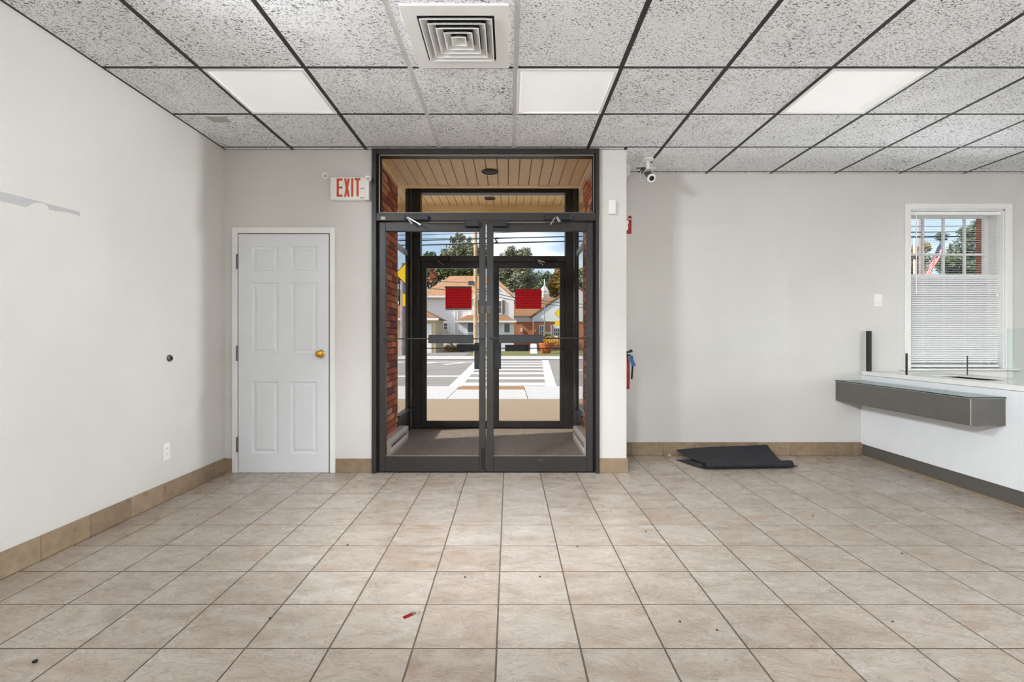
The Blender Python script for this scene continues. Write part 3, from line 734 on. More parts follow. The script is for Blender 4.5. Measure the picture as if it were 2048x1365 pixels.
closer(d5, 1072, 1108, 514.5, 521, [((1074, 521), (1086, 531), 0.012), ((1076, 520), (1090, 526), 0.01)], 6.13, YO - 0.055)
# house number on the outer transom glass, reads from the street
def text_mesh(txt, size, mat, name, parent, loc, mirror=False, depth=0.001, font_scale_x=1.0, rot=None):
    cu = bpy.data.curves.new('tmp_text', 'FONT'); cu.body = txt; cu.size = size; cu.extrude = depth; cu.align_x = 'CENTER'; cu.offset = 0.004
    ob = bpy.data.objects.new('tmp_text', cu); COL.objects.link(ob)
    dg = bpy.context.evaluated_depsgraph_get(); me = bpy.data.meshes.new_from_object(ob.evaluated_get(dg)); bpy.data.objects.remove(ob); bpy.data.curves.remove(cu)
    M = Matrix.Rotation(math.pi / 2, 4, 'X') @ Matrix.Diagonal((-font_scale_x if mirror else font_scale_x, 1, 1, 1))
    me.transform(Matrix.Translation(loc) @ M)
    if mirror: me.flip_normals()
    me.materials.clear(); me.materials.append(MATS[mat]); me.name = name
    return link(name, me, parent)
text_mesh('2', 0.095, 'print_black', 'house_number', of, (PX(993.3, YO), YO - 0.005, PZ(486.5, YO)), True)

# baseboard heaters in the lobby
def heater(name_label, face, s):
    t = thing('baseboard_heater', (face + s * 0.05, 5.16, 0), name_label, 'heater', 'baseboard heaters in the lobby')
    x0, x1 = sorted((face, face + s * 0.095))
    xf = face + s * 0.095
    MB().prism([(face, 0.0), (xf, 0.0), (xf, 0.035), (xf - s * 0.012, 0.04), (xf - s * 0.012, 0.095), (xf, 0.10), (xf, 0.13), (xf - s * 0.03, 0.155), (face, 0.155)], 'y', 4.76, 5.56).build('casing', 'heater', t)
    B('end_cap', 'heater', t, x0, x1, 4.745, 4.76, 0, 0.15, c=0.003); B('end_cap', 'heater', t, x0, x1, 5.56, 5.575, 0, 0.15, c=0.003)
    a = sorted((xf - s * 0.012, xf - s * 0.010)); B('grille_slot', 'black', t, a[0], a[1], 4.84, 5.50, 0.075, 0.094)
    a = sorted((xf - s * 0.012, xf - s * 0.002)); B('front_plate', 'plastic_white', t, a[0], a[1], 4.80, 5.53, 0.036, 0.074)
heater('white baseboard heater along the left lobby wall', VXL, 1)
heater('white baseboard heater along the right lobby wall', VXR, -1)

# canopy outside
cp = MB().box(-2.7, 2.3, 4.3, 7.6, ZS2 + 0.1, ZS2 + 0.26).build('canopy', 'soffit_gap')
tag(cp, 'entrance canopy with beige board soffit outside the doors', 'canopy', kind='structure')
boards(cp, -2.6, 2.2, PX(739, 5.46), YO + 0.06, 7.44, ZS2)
B('deck', 'soffit_gap', cp, -2.6, 2.2, YO + 0.06, 7.44, ZS2 + 0.012, ZS2 + 0.1)
B('fascia', 'soffit', cp, -2.7, 2.3, 7.44, 7.60, 2.80, ZS2 + 0.26)
B('fascia', 'soffit', cp, -2.7, -2.55, YO, 7.44, 2.80, ZS2 + 0.1); B('fascia', 'soffit', cp, 2.15, 2.3, YO, 7.44, 2.80, ZS2 + 0.1)
soffit_light(PX(980, 7.04), 7.04, ZS2, 0.078, 'dark round recessed light in the canopy soffit outside', cp)
rb = B('ceiling_roof', 'far_tan', None, -2.6, XRIGHT + 0.2, YBACK - 0.2, YRO, 3.0, 3.25)
tag(rb, 'flat roof slab over the banking hall', 'roof', kind='structure')

# ---- white panel door: door_3 with casing trim_3
cs = thing('trim_3', (PX(568, YW), YW, 0), 'white painted casing around the panel door', 'door casing', kind='structure')
yc = YW - 0.016
B('casing_leg', 'trim_white', cs, PX(465.5, YW), PX(476.5, YW), yc, YW, 0, PZ(455.5, YW), c=0.003); B('casing_leg', 'trim_white', cs, PX(660.5, YW), PX(671.5, YW), yc, YW, 0, PZ(455.5, YW), c=0.003)
B('casing_head', 'trim_white', cs, PX(476.5, YW), PX(660.5, YW), yc, YW, PZ(467.5, YW), PZ(455.5, YW), c=0.003)
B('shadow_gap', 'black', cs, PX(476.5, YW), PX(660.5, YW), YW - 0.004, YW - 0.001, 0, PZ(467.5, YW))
d3 = thing('door_3', (PX(568, YW), YW, 0), 'closed white six panel door with brass knob in the left corner', 'door', kind='structure')
yd = YW - 0.013; dx = lambda p: PX(p, YW); dz = lambda p: PZ(p, YW)
colx = [(505.5, 558), (582.5, 635.5)]; rowz = [(493.5, 541.5), (566, 708), (763.5, 907)]
for a, b_ in ((478.5, 505.5), (558, 582.5), (635.5, 658.5)): B('stile', 'door_white', d3, dx(a), dx(b_), yd, YW - 0.002, dz(945), dz(469.5))
for a, b_ in ((469.5, 493.5), (541.5, 566), (708, 763.5), (907, 945)):
    for p, q in colx: B('rail', 'door_white', d3, dx(p), dx(q), yd, YW - 0.002, dz(b_), dz(a))
def panel(x0, x1, z0, z1, y, prof, name, mat, parent):
    V, F = [], []
    for ins, dep in prof: V += [(x0 + ins, y + dep, z0 + ins), (x1 - ins, y + dep, z0 + ins), (x1 - ins, y + dep, z1 - ins), (x0 + ins, y + dep, z1 - ins)]
    for k in range(len(prof) - 1):
        for q in range(4): F.append((k * 4 + q, k * 4 + (q + 1) % 4, k * 4 + 4 + (q + 1) % 4, k * 4 + 4 + q))
    k = len(prof) - 1; F.append((k * 4, k * 4 + 1, k * 4 + 2, k * 4 + 3))
    me = bpy.data.meshes.new(name); me.from_pydata(V, [], F); me.materials.append(MATS[mat]); me.update()
    return link(name, me, parent)
for p, q in colx:
    for a, b_ in rowz: panel(dx(p), dx(q), dz(b_), dz(a), yd, [(0, 0), (0.006, 0.007), (0.012, 0.008), (0.022, 0.008), (0.038, 0.002)], 'panel', 'door_white', d3)
for zc in (524, 707, 889):
    h = B('hinge', 'steel_grey', d3, dx(474), dx(478.3), yd - 0.004, YW - 0.012, dz(zc + 15), dz(zc - 15), c=0.001)
    MB().tube([(dx(476.6), yd - 0.007, dz(zc + 15)), (dx(476.6), yd - 0.007, dz(zc - 15))], 0.006, 10).build('knuckle', 'steel_grey', h)
kn = MB().lathe([(0.001, 0), (0.032, 0), (0.033, -0.004), (0.028, -0.009), (0.012, -0.012), (0.011, -0.03), (0.022, -0.036), (0.0285, -0.048), (0.026, -0.062), (0.014, -0.069), (0.001, -0.070)], (dx(643), yd, dz(708)), 'y', 28).build('knob', 'brass', d3, True)
label_part(kn, 'polished brass knob')
B('strike_plate', 'steel_grey', d3, dx(658.6), dx(660.2), yd, YW - 0.004, dz(716), dz(697))

# ---- window_1 in the recess
win = thing('window_1', ((WX0 + WX1) / 2, YR, WZ0), 'white framed sash window with grid bars behind the blind', 'window', kind='structure')
cw = 0.052
yk = YR - 0.018
B('casing_leg', 'trim_white', win, WX0 - cw, WX0, yk, YR, WZ0 - 0.0, WZ1 + cw, c=0.003); B('casing_leg', 'trim_white', win, WX1, WX1 + cw + 0.012, yk, YR, WZ0, WZ1 + cw, c=0.003)
B('casing_head', 'trim_white', win, WX0, WX1, yk, YR, WZ1, WZ1 + cw, c=0.003)
B('sill', 'trim_white', win, WX0 - 0.09, WX1 + 0.11, YR - 0.05, YR + 0.12, WZ0 - 0.02, WZ0, c=0.004)
B('apron', 'trim_white', win, WX0 - 0.06, WX1 + 0.07, YR - 0.014, YR, WZ0 - 0.10, WZ0 - 0.02, c=0.003)
B('jamb', 'trim_white', win, WX0, WX0 + 0.012, YR, YR + 0.16, WZ0, WZ1); B('jamb', 'trim_white', win, WX1 - 0.012, WX1, YR, YR + 0.16, WZ0, WZ1); B('head_jamb', 'trim_white', win, WX0, WX1, YR, YR + 0.16, WZ1 - 0.012, WZ1)
ys = YR + 0.115; sx0, sx1 = WX0 + 0.012, WX1 - 0.012; zm = PZ(553, ys)
def sash(nm, z0, z1, y, pane_mat):
    s = thing_part(nm, win)
    f = 0.04
    B('sash_bar', 'trim_white', win, sx0, sx0 + f, y, y + 0.03, z0, z1); B('sash_bar', 'trim_white', win, sx1 - f, sx1, y, y + 0.03, z0, z1)
    B('sash_bar', 'trim_white', win, sx0 + f, sx1 - f, y, y + 0.03, z1 - f, z1); B('sash_bar', 'trim_white', win, sx0 + f, sx1 - f, y, y + 0.03, z0, z0 + f)
    B('pane', pane_mat, win, sx0 + f, sx1 - f, y + 0.012, y + 0.016, z0 + f, z1 - f)
    gxs = [PX(p, y) for p in (1847.5, 1888.5, 1931)]
    for gx in gxs: B('muntin', 'trim_white', win, gx - 0.009, gx + 0.009, y + 0.004, y + 0.024, z0 + f, z1 - f)
    gz_ = z0 + f + (z1 - z0 - 2 * f) * 0.36
    B('muntin', 'trim_white', win, sx0 + f, sx1 - f, y + 0.006, y + 0.022, gz_ - 0.008, gz_ + 0.008)
def thing_part(a, b): return None
sash('upper_sash', zm - 0.02, WZ1 - 0.012, ys + 0.03, 'pane_glass'); sash('lower_sash', WZ0, zm + 0.02, ys, 'frosted_film')
plain('brick_jamb', srgb(164, 100, 74), 0.9, vary=0.2, nscale=20)
B('outer_trim', 'far_white', win, WX1 - 0.03, WX1 + 0.004, YR + 0.165, YR + 0.19, WZ0, WZ1)
B('outer_brick', 'brick_jamb', win, WX1 - 0.012, WX1 + 0.002, YR + 0.19, YRO, WZ0, WZ1)

# venetian blind
bt0 = WZ1 - 0.035
blind = thing('venetian_blind', ((WX0 + WX1) / 2, YR + 0.05, WZ0), 'white horizontal slat blind lowered over the window', 'blind')
bx0, bx1 = WX0 + 0.004, PX(2003, YR + .05) - 0.03; yb = YR + 0.045
B('head_rail', 'slat_white', blind, bx0, bx1 + 0.02, yb - 0.02, yb + 0.02, bt0 - 0.01, bt0 + 0.02, c=0.003)
zbot = PZ(729, yb); pitch = 0.0211; N = int((bt0 - 0.02 - zbot) / pitch)
def slat_mesh(w, tilt):
    V, F = [], []
    for k in range(5):
        u = (k / 4 - 0.5) * 0.025; zc = 0.0022 * (1 - (2 * (k / 4) - 1) ** 2)
        y, z = u * math.cos(tilt) - zc * math.sin(tilt), u * math.sin(tilt) + zc * math.cos(tilt)
        for x in (-w / 2, w / 2): V += [(x, y, z), (x, y, z + 0.0006)]
    for k in range(4):
        a = k * 4; F += [(a, a + 2, a + 6, a + 4), (a + 1, a + 5, a + 7, a + 3), (a, a + 4, a + 5, a + 1), (a + 2, a + 3, a + 7, a + 6)]
    F += [(0, 1, 3, 2), (16, 18, 19, 17)]
    return MB().add(V, F).mesh('slat', 'slat_white')
SO, SC = slat_mesh(bx1 - bx0, math.radians(9)), slat_mesh(bx1 - bx0, math.radians(44))
for k in range(N):
    z = bt0 - 0.02 - k * pitch
    sh = -0.012 * max(0, (k - N * 0.45) / (N * 0.55))
    link('slat', SO if z > zm + 0.01 else SC, blind, ((bx0 + bx1) / 2 + sh, yb, z))
B('bottom_rail', 'slat_white', blind, bx0 - 0.012, bx1 - 0.016, yb - 0.014, yb + 0.014, zbot - 0.03, zbot - 0.006, c=0.003)
for p in (1851, 1961):
    MB().tube([(PX(p, yb), yb - 0.016, bt0), (PX(p, yb), yb - 0.016, (bt0 + zbot) / 2), (PX(p, yb) - 0.012, yb - 0.016, zbot - 0.01)], 0.0012, 6).build('ladder_cord', 'slat_white', blind)
MB().tube([(PX(1829, yb), yb - 0.022, bt0), (PX(1829, yb), yb - 0.022, PZ(589, yb))], 0.004, 8).build('tilt_wand', 'slat_white', blind)
MB().tube([(PX(1990, yb), yb - 0.022, bt0), (PX(1990, yb), yb - 0.022, PZ(590, yb))], 0.0014, 6).build('lift_cord', 'slat_white', blind)
MB().lathe([(0.002, 0.03), (0.006, 0.02), (0.008, 0), (0.002, -0.002)], (PX(1990, yb), yb - 0.022, PZ(594, yb)), 'z', 10).build('cord_tassel', 'slat_white', blind)

# ================================================================== THINGS IN THE ROOM
# ---- teller counter
XC = 3.335
ct = thing('teller_counter', (XC, 3.3, 0), 'long white teller counter with dark grey kickboard', 'counter')
CYN = 0.6
for a, b_ in ((3.3215, YR - 0.002), (2.0, 3.3185), (CYN, 1.997)): B('front_panel', 'laminate_white', ct, XC, XC + 0.025, a, b_, 0.115, 0.765, c=0.001)
B('kickboard', 'grey_panel', ct, XC + 0.008, XC + 0.03, CYN, YR - 0.013, 0.0, 0.112)
B('floor_trim', 'base_tile', ct, XC - 0.004, XC + 0.008, 3.2, YR - 0.013, 0, 0.012)
B('back_panel', 'laminate_white', ct, XC + 0.58, XC + 0.60, CYN, YR - 0.02, 0.0, 0.765); B('end_panel', 'laminate_white', ct, XC + 0.025, XC + 0.58, CYN, CYN + 0.02, 0, 0.765)
TY0, TY1 = 3.72, 4.22                                     # deal tray cut-out
tx0, tx1 = XC + 0.16, XC + 0.40
for a in ((XC - 0.004, tx0, CYN, YR - 0.02), (tx1, XC + 0.62, CYN, YR - 0.02), (tx0, tx1, CYN, TY0), (tx0, tx1, TY1, YR - 0.02)): B('worktop', 'worktop_white', ct, *a, 0.768, 0.803)
B('deal_tray', 'black', ct, tx0, tx1, TY0, TY1, 0.72, 0.726); 
for a in ((tx0, tx0 + .004, TY0, TY1), (tx1 - .004, tx1, TY0, TY1), (tx0, tx1, TY0, TY0 + .004), (tx0, tx1, TY1 - .004, TY1)): B('tray_side', 'black', ct, *a, 0.726, 0.795)
# ---- writing ledge
lg = thing('writing_ledge', (3.2, 4.1, 0.52), 'grey box shaped writing ledge with glass top fixed to the counter', 'ledge')
XLg, YLn = 3.098, 3.403
B('ledge_body', 'grey_panel', lg, XLg, XC, YLn, YR, 0.524, 0.707, c=0.002)
B('edge_strip', 'chrome', lg, XLg - 0.0006, XLg + 0.004, YLn - 0.0006, YLn + 0.004, 0.524, 0.707)
B('glass_top', 'ledge_glass', lg, XLg - 0.003, XC, YLn - 0.003, 3.83, 0.709, 0.718); B('glass_top', 'ledge_glass', lg, XLg - 0.003, XC, 3.837, YR, 0.709, 0.718)
plain('glass_edge', srgb(34, 48, 50), 0.2)
B('glass_rim', 'glass_edge', lg, XLg - 0.004, XLg - 0.003, YLn - 0.003, 3.83, 0.709, 0.717); B('glass_rim', 'glass_edge', lg, XLg - 0.004, XLg - 0.003, 3.837, YR, 0.709, 0.717)
B('glass_rim', 'glass_edge', lg, XLg - 0.003, XC, YLn - 0.004, YLn - 0.003, 0.709, 0.717)
plain('white_underlay', srgb(226, 227, 226), 0.6)
B('underlay', 'white_underlay', lg, XLg, XC, YLn, YR, 0.7065, 0.7085)
# ---- glass screens on the counter
XS = 3.375
s1 = thing('glass_screen', (XS, 4.5, 0.803), 'clear glass screen with black end bar standing near the wall on the counter', 'glass screen', 'teller glass screens')
B('pane', 'screen_glass', s1, XS - 0.005, XS + 0.005, 4.33, 4.74, 0.803, 1.178)
B('end_bar', 'black', s1, XS - 0.014, XS + 0.014, 4.735, 4.775, 0.803, 1.182, c=0.002)
s2 = thing('glass_screen', (XS, 4.3, 0.803), 'low clear glass divider with black edge standing crosswise on the counter', 'glass screen', 'teller glass screens')
B('pane', 'screen_glass', s2, XS + 0.006, XS + 0.515, 4.30, 4.310, 0.803, 0.968)
B('edge_bar', 'bronze_dark', s2, XS - 0.004, XS + 0.006, 4.298, 4.312, 0.803, 0.985); B('edge_bar', 'steel_grey', s2, XS + 0.515, XS + 0.519, 4.300, 4.310, 0.803, 0.965)
s3 = thing('glass_screen', (XS, 3.2, 0.803), 'tall pale green glass screen at the right edge on the counter', 'glass screen', 'teller glass screens')
B('pane', 'green_glass', s3, XS - 0.005, XS + 0.005, 2.55, 3.43, 0.803, 1.178)
B('edge_strip', 'green_glass', s3, XS - 0.005, XS + 0.005, 3.4305, 3.435, 0.803, 1.178)
# ---- light switch
sw = thing('light_switch', (PX(1756, YR), YR, PZ(601, YR)), 'white switch plate on the wall left of the window', 'switch')
B('plate', 'plastic_white', sw, PX(1748, YR), PX(1764.5, YR), YR - 0.007, YR, PZ(613.5, YR), PZ(588.5, YR), c=0.003)
B('rocker', 'plastic_white', sw, PX(1752, YR), PX(1755.5, YR), YR - 0.013, YR - 0.006, PZ(609, YR), PZ(603, YR), c=0.002); B('rocker', 'plastic_white', sw, PX(1758, YR), PX(1761, YR), YR - 0.013, YR - 0.006, PZ(609, YR), PZ(602, YR), c=0.002)

# ---- rubber mat lying rolled along its front edge
def sheet(name, grid, t, mat, parent, smooth=True):
    """grid[i][j] points, thickness t"""
    ni, nj = len(grid), len(grid[0]); V = [p for r in grid for p in r]; F = []
    me = MB()
    N_ = ni * nj
    nrm = []
    for i in range(ni):
        for j in range(nj):
            a = Vector(grid[min(i + 1, ni - 1)][j]) - Vector(grid[max(i - 1, 0)][j]); b_ = Vector(grid[i][min(j + 1, nj - 1)]) - Vector(grid[i][max(j - 1, 0)])
            nrm.append(a.cross(b_).normalized())
    V2 = [Vector(p) + nn * t for p, nn in zip(V, nrm)]
    for i in range(ni - 1):
        for j in range(nj - 1):
            q = (i * nj + j, (i + 1) * nj + j, (i + 1) * nj + j + 1, i * nj + j + 1); F.append(q); F.append(tuple(N_ + k for k in reversed(q)))
    for i in range(ni - 1):
        for j in (0, nj - 1): F.append((i * nj + j, (i + 1) * nj + j, N_ + (i + 1) * nj + j, N_ + i * nj + j))
    for j in range(nj - 1):
        for i in (0, ni - 1): F.append((i * nj + j, i * nj + j + 1, N_ + i * nj + j + 1, N_ + i * nj + j))
    return MB().add(V + V2, F).build(name, mat, parent, smooth)
mt = thing('floor_mat', (2.1, 4.55, 0), 'black rubber floor mat lying half rolled up against the recessed wall', 'mat')
BL, BR_ = (PX(1352, 4.74), 4.74), (PX(1534, 4.77), 4.77)
FL, FR = (1.745, 4.36), (PX(1578, 4.40), 4.40)
grid = []
for i in range(15):
    u = i / 14; row = []
    for j in range(9):
        w_ = j / 8
        bx, by = BL[0] + (BR_[0] - BL[0]) * u, BL[1] + (BR_[1] - BL[1]) * u
        fx, fy = FL[0] + (FR[0] - FL[0]) * u, FL[1] + (FR[1] - FL[1]) * u
        zb = (0.052 + 0.048 * u) * max(0, 1 - w_ / 0.75) ** 1.5 + 0.018 + 0.006 * math.sin(u * 5) * (1 - w_)
        row.append((bx + (fx - bx) * w_, by + (fy - by) * w_, zb))
    grid.append(row)
sheet('back_flap', grid, 0.005, 'mat_rubber', mt)
grid = []
RL, RR = (PX(1408, 4.30), 4.30), (PX(1583, 4.34), 4.34)
for i in range(13):
    u = i / 12; row = []
    cx, cy = RL[0] + (RR[0] - RL[0]) * u, RL[1] + (RR[1] - RL[1]) * u; rad = 0.036 + 0.004 * u
    for j in range(22):
        a = math.radians(-110 + j * 25); r_ = rad - 0.00125 * j
        row.append((cx + 0.006 * math.sin(a + u), cy - r_ * math.cos(a - math.pi / 2) , rad + 0.001 + r_ * math.sin(a - math.pi / 2) * 0.92))
    grid.append(row)
sheet('rolled_edge', grid, 0.004, 'mat_rubber', mt)
grid = []
for i in range(10):
    u = i / 9; row = []
    for j in range(6):
        w_ = j / 5
        a = Vector((PX(1352, 4.62), 4.62, 0.004)); c1 = Vector((PX(1400, 4.33), 4.33, 0.004))
        p = a + (c1 - a) * w_ + Vector((0.86 * u, 0.04 * u - 0.0, 0.002 + 0.006 * w_)); row.append(tuple(p))
    grid.append(row)
sheet('bottom_layer', grid, 0.004, 'mat_rubber', mt)

# ---- small finds on the floor
pb = MB(); 
def pebble(name, c, r, mat, label, cat, sq=0.7, seed=1, group=None):
    rnd = random.Random(seed); V, F = [], []; seg, rings = 10, 6
    for i in range(rings + 1):
        th = math.pi * i / rings
        for q in range(seg):
            a = 2 * math.pi * q / seg; k = r * (1 + rnd.uniform(-0.18, 0.18))
            V.append((c[0] + k * math.sin(th) * math.cos(a), c[1] + k * math.sin(th) * math.sin(a), c[2] + r * sq + k * sq * math.cos(th)))
    for i in range(rings):
        for q in range(seg): F.append((i * seg + q, i * seg + (q + 1) % seg, (i + 1) * seg + (q + 1) % seg, (i + 1) * seg + q))
    o = MB().add(V, F).build(name, mat, None, True); tag(o, label, cat, group); return o
plain('crumb', srgb(196, 176, 150), 0.9)
pebble('plaster_crumb', (PX(1336, 4.78), 4.74, 0), 0.02, 'crumb', 'pale plaster crumb on the floor left of the black mat', 'crumb')
Yq = CAMZ * FPX / (1326 - VY)
pebble('dark_crumb', (PX(70, Yq), Yq, 0), 0.008, 'black', 'small black speck on the tiles in the lower left corner', 'crumb', 0.6, 3)
plain('speck', srgb(70, 60, 50), 0.9)
for k_, (px_, py_) in enumerate(((794, 960), (930, 1156), (1080, 1155), (1155, 1095), (1292, 1064), (1360, 1245), (1626, 1034), (1804, 1108), (1785, 1245), (1434, 1262), (395, 1030), (695, 1091), (540, 1238))):
    Yq = CAMZ * FPX / (py_ - VY)
    pebble('floor_speck', (PX(px_, Yq), Yq, 0), 0.0045, 'speck', 'tiny dark speck of dirt scattered on the tile floor', 'speck', 0.6, 40 + k_, 'dirt specks on the floor')
Yq = CAMZ * FPX / (1233 - VY)
clip = thing('red_clip', (PX(819, Yq), Yq, 0), 'small dark red clip lying on a floor tile near the centre', 'clip')
plain('clip_red', srgb(140, 30, 32), 0.35)
ca, sa = math.cos(0.75), math.sin(0.75); cc = Vector((PX(819, Yq), Yq, 0))
def clip_bar(off, l0, l1, w_, h): 
    V = []
    for l_ in (l0, l1):
        for o_, z in ((off - w_, 0.0005), (off + w_, 0.0005), (off + w_, h), (off - w_, h)): V.append((cc.x + ca * l_ - sa * o_, cc.y + sa * l_ + ca * o_, z))
    return MB().add(V, [(0, 1, 2, 3), (7, 6, 5, 4), (0, 1, 5, 4), (1, 2, 6, 5), (2, 3, 7, 6), (3, 0, 4, 7)])
clip_bar(-0.0045, -0.026, 0.024, 0.0022, 0.006).build('prong', 'clip_red', clip); clip_bar(0.0045, -0.026, 0.024, 0.0022, 0.006).build('prong', 'clip_red', clip); clip_bar(0, 0.012, 0.026, 0.0068, 0.0065).build('spring', 'bead', clip)
# ---- door bumper and outlet on the left wall
Yb = XL * FPX / (338 - VX)
bmp = thing('door_bumper', (XL, Yb, PZ(717, Yb)), 'round grey rubber door bumper on the left wall', 'door stop')
MB().lathe([(0.022, 0), (0.024, 0.006), (0.02, 0.014), (0.014, 0.016), (0.001, 0.016)], (XL, Yb, PZ(717, Yb)), 'x', 24).build('bumper_ring', 'steel_grey', bmp, True)
MB().lathe([(0.011, 0.016), (0.010, 0.022), (0.001, 0.024)], (XL, Yb, PZ(717, Yb)), 'x', 18).build('rubber_tip', 'black_rubber', bmp, True)
Yb = XL * FPX / (332 - VX); zc = PZ(903.5, Yb)
ou = thing('wall_outlet', (XL, Yb, zc), 'white double electrical outlet low on the left wall', 'outlet')
B('plate', 'plastic_white', ou, XL, XL + 0.006, Yb - 0.035, Yb + 0.035, zc - 0.057, zc + 0.057, c=0.003)
for s in (-1, 1):
    q = B('socket', 'plastic_white', ou, XL + 0.005, XL + 0.009, Yb - 0.016, Yb + 0.016, zc + s * 0.02 - 0.013, zc + s * 0.02 + 0.013, c=0.002)
    for e in (-1, 1): B('slot', 'print_black', q, XL + 0.0088, XL + 0.0094, Yb + e * 0.006 - 0.001, Yb + e * 0.006 + 0.001, zc + s * 0.02 - 0.003, zc + s * 0.02 + 0.006)

# ---- exit sign with two lamp heads
ex = thing('exit_sign', (PX(698, YW), YW, PZ(376, YW)), 'white emergency exit sign with red letters and two lamp heads', 'exit sign')
YE = 4.15
B('housing', 'plastic_white', ex, PX(660, YE), PX(736, YE), YE, YW, PZ(400, YE), PZ(354, YE), c=0.006)
B('side_cap', 'plastic_white', ex, PX(731, YE), PX(738, YE), YE - 0.004, YW, PZ(400, YE), PZ(354, YE), c=0.005)
ye = YE - 0.0015
eX = lambda p: PX(630 + p * 140 / 2048, YE); eZ = lambda p: PZ(330 + p * 90 / 1317, YE)
def letter(pts): return MB().prism([(eX(x), eZ(y)) for x, y in pts], 'y', ye, YE + 0.001).build('letter', 'exit_red', ex)
letter([(635, 400), (805, 400), (805, 462), (700, 462), (700, 635), (805, 635), (805, 692), (700, 692), (700, 872), (805, 872), (805, 935), (635, 935)])
letter([(850, 400), (912, 400), (935, 520), (958, 400), (1018, 400), (968, 665), (1018, 935), (956, 935), (935, 815), (912, 935), (850, 935), (902, 665)])
letter([(1060, 395), (1122, 395), (1122, 930), (1060, 930)])
letter([(1160, 390), (1328, 390), (1328, 455), (1280, 455), (1280, 925), (1215, 925), (1215, 455), (1160, 455)])
B('test_panel', 'plastic_white', ex, eX(1320), eX(1440), YE - 0.003, YE, eZ(975), eZ(690), c=0.001)
B('panel_line', 'print_black', ex, eX(1325), eX(1440), YE - 0.0035, YE - 0.002, eZ(697), eZ(682)); B('panel_line', 'print_black', ex, eX(1325), eX(1430), YE - 0.0035, YE - 0.002, eZ(977), eZ(960))
for (px, py, ax) in ((651.5, 352.5, 660), (736.5, 358.5, 733)):
    hd = MB().lathe([(0.012, 0.03), (0.02, 0.012), (0.0255, -0.012), (0.0255, -0.02), (0.021, -0.02), (0.012, -0.012), (0.001, -0.012)], (PX(px, 4.12), 4.125, PZ(py, 4.12)), 'y', 24).build('lamp_head', 'plastic_white', ex, True)
    MB().lathe([(0.018, -0.013), (0.001, -0.016)], (PX(px, 4.12), 4.125, PZ(py, 4.12)), 'y', 20).build('lamp_lens', 'plastic_grey', hd, True)
    MB().tube([(PX(px, 4.15), 4.15, PZ(py, 4.15)), (PX(ax, 4.17), 4.17, PZ(357, 4.17))], 0.008, 10).build('lamp_arm', 'plastic_white', hd)

# ---- sensor on the pilaster
se = thing('motion_sensor', (PX(1223, YW), YW, PZ(416, YW)), 'small white motion sensor on the pilaster', 'sensor')
zz0, zz1 = PZ(430, YW), PZ(403, YW)
MB().prism([(PX(1215.5, YW), YW), (PX(1216.5, YW), 4.165), (PX(1220, YW), 4.155), (PX(1228, YW), 4.158), (PX(1231, YW), YW)], 'z', zz0, zz1).build('housing', 'plastic_white', se)
for k in range(5): B('lens_rib', 'white_enamel', se, PX(1217.5, YW), PX(1226, YW), 4.1535, 4.16, zz0 + 0.02 + k * 0.016, zz0 + 0.029 + k * 0.016)
# ---- security camera hanging from the ceiling, junction box on the pilaster side
Yc = 4.43; cxx = PX(1295, Yc)
sc = thing('security_camera', (cxx, Yc, ZC), 'white security camera hanging from the ceiling beside the pilaster', 'camera')
MB().lathe([(0.056, -0.002), (0.056, -0.008), (0.03, -0.014), (0.012, -0.018)], (cxx, Yc, ZC), 'z', 24).build('mount_plate', 'plastic_white', sc, True)
MB().tube([(cxx, Yc, ZC - 0.016), (cxx, Yc, PZ(331, Yc))], 0.008, 10).build('drop_pole', 'plastic_white', sc)
B('knuckle', 'plastic_white', sc, cxx - 0.014, cxx + 0.014, Yc - 0.014, Yc + 0.014, PZ(337, Yc), PZ(325, Yc), c=0.004)
cb0, cb1 = Vector((cxx + 0.006, Yc - 0.10, PZ(356, Yc - .1))), Vector((cxx - 0.004, Yc + 0.07, PZ(340, Yc + .07)))
body = MB().tube([cb1, cb0], 0.029, 20).build('body', 'steel_grey', sc, True)
fd = (cb0 - cb1).normalized()
MB().tube([cb0 + fd * -0.002, cb0 + fd * 0.01], 0.036, 24).build('front_ring', 'plastic_white', sc, True)
MB().tube([cb0 + fd * 0.008 , cb0 + fd * 0.0135], 0.021, 20).build('lens', 'black', sc, True)
B('sun_shield', 'plastic_white', sc, cxx - 0.034, cxx + 0.038, Yc - 0.11, Yc + 0.06, PZ(345.5, Yc), PZ(344, Yc))
MB().tube([(cxx, Yc, PZ(322, Yc)), (cxx - 0.05, Yc + 0.01, PZ(324, Yc)), (cxx - 0.068, Yc + 0.02, PZ(332, Yc)), (cxx - 0.05, Yc + 0.02, PZ(337, Yc)), (cxx - 0.055, Yc + 0.03, PZ(350, Yc)), (cxx - 0.058, Yc + 0.03, PZ(358, Yc)), (cxx - 0.03, Yc + 0.02, PZ(361, Yc))], 0.005, 8).build('cable', 'plastic_white', sc, True)
MB().tube([(cxx + 0.03, Yc, PZ(327, Yc)), (cxx - 0.01, Yc - 0.02, PZ(328, Yc)), (cxx + 0.035, Yc - 0.02, PZ(332, Yc)), (cxx - 0.02, Yc, PZ(335, Yc)), (cxx + 0.04, Yc, PZ(338, Yc)), (cxx + 0.045, Yc, PZ(344, Yc))], 0.004, 8).build('cable', 'plastic_white', sc, True)
MB().tube([(cxx - 0.03, Yc, PZ(336, Yc)), (cxx - 0.09, Yc + 0.01, PZ(336, Yc)), (cxx - 0.075, Yc + 0.01, PZ(345, Yc)), (cxx - 0.05, Yc, PZ(338, Yc))], 0.006, 8).build('cable', 'black', sc, True)
jb = thing('junction_box', (XP1, 4.6, PZ(342, 4.6)), 'white junction box on the shaded side of the pilaster', 'junction box')
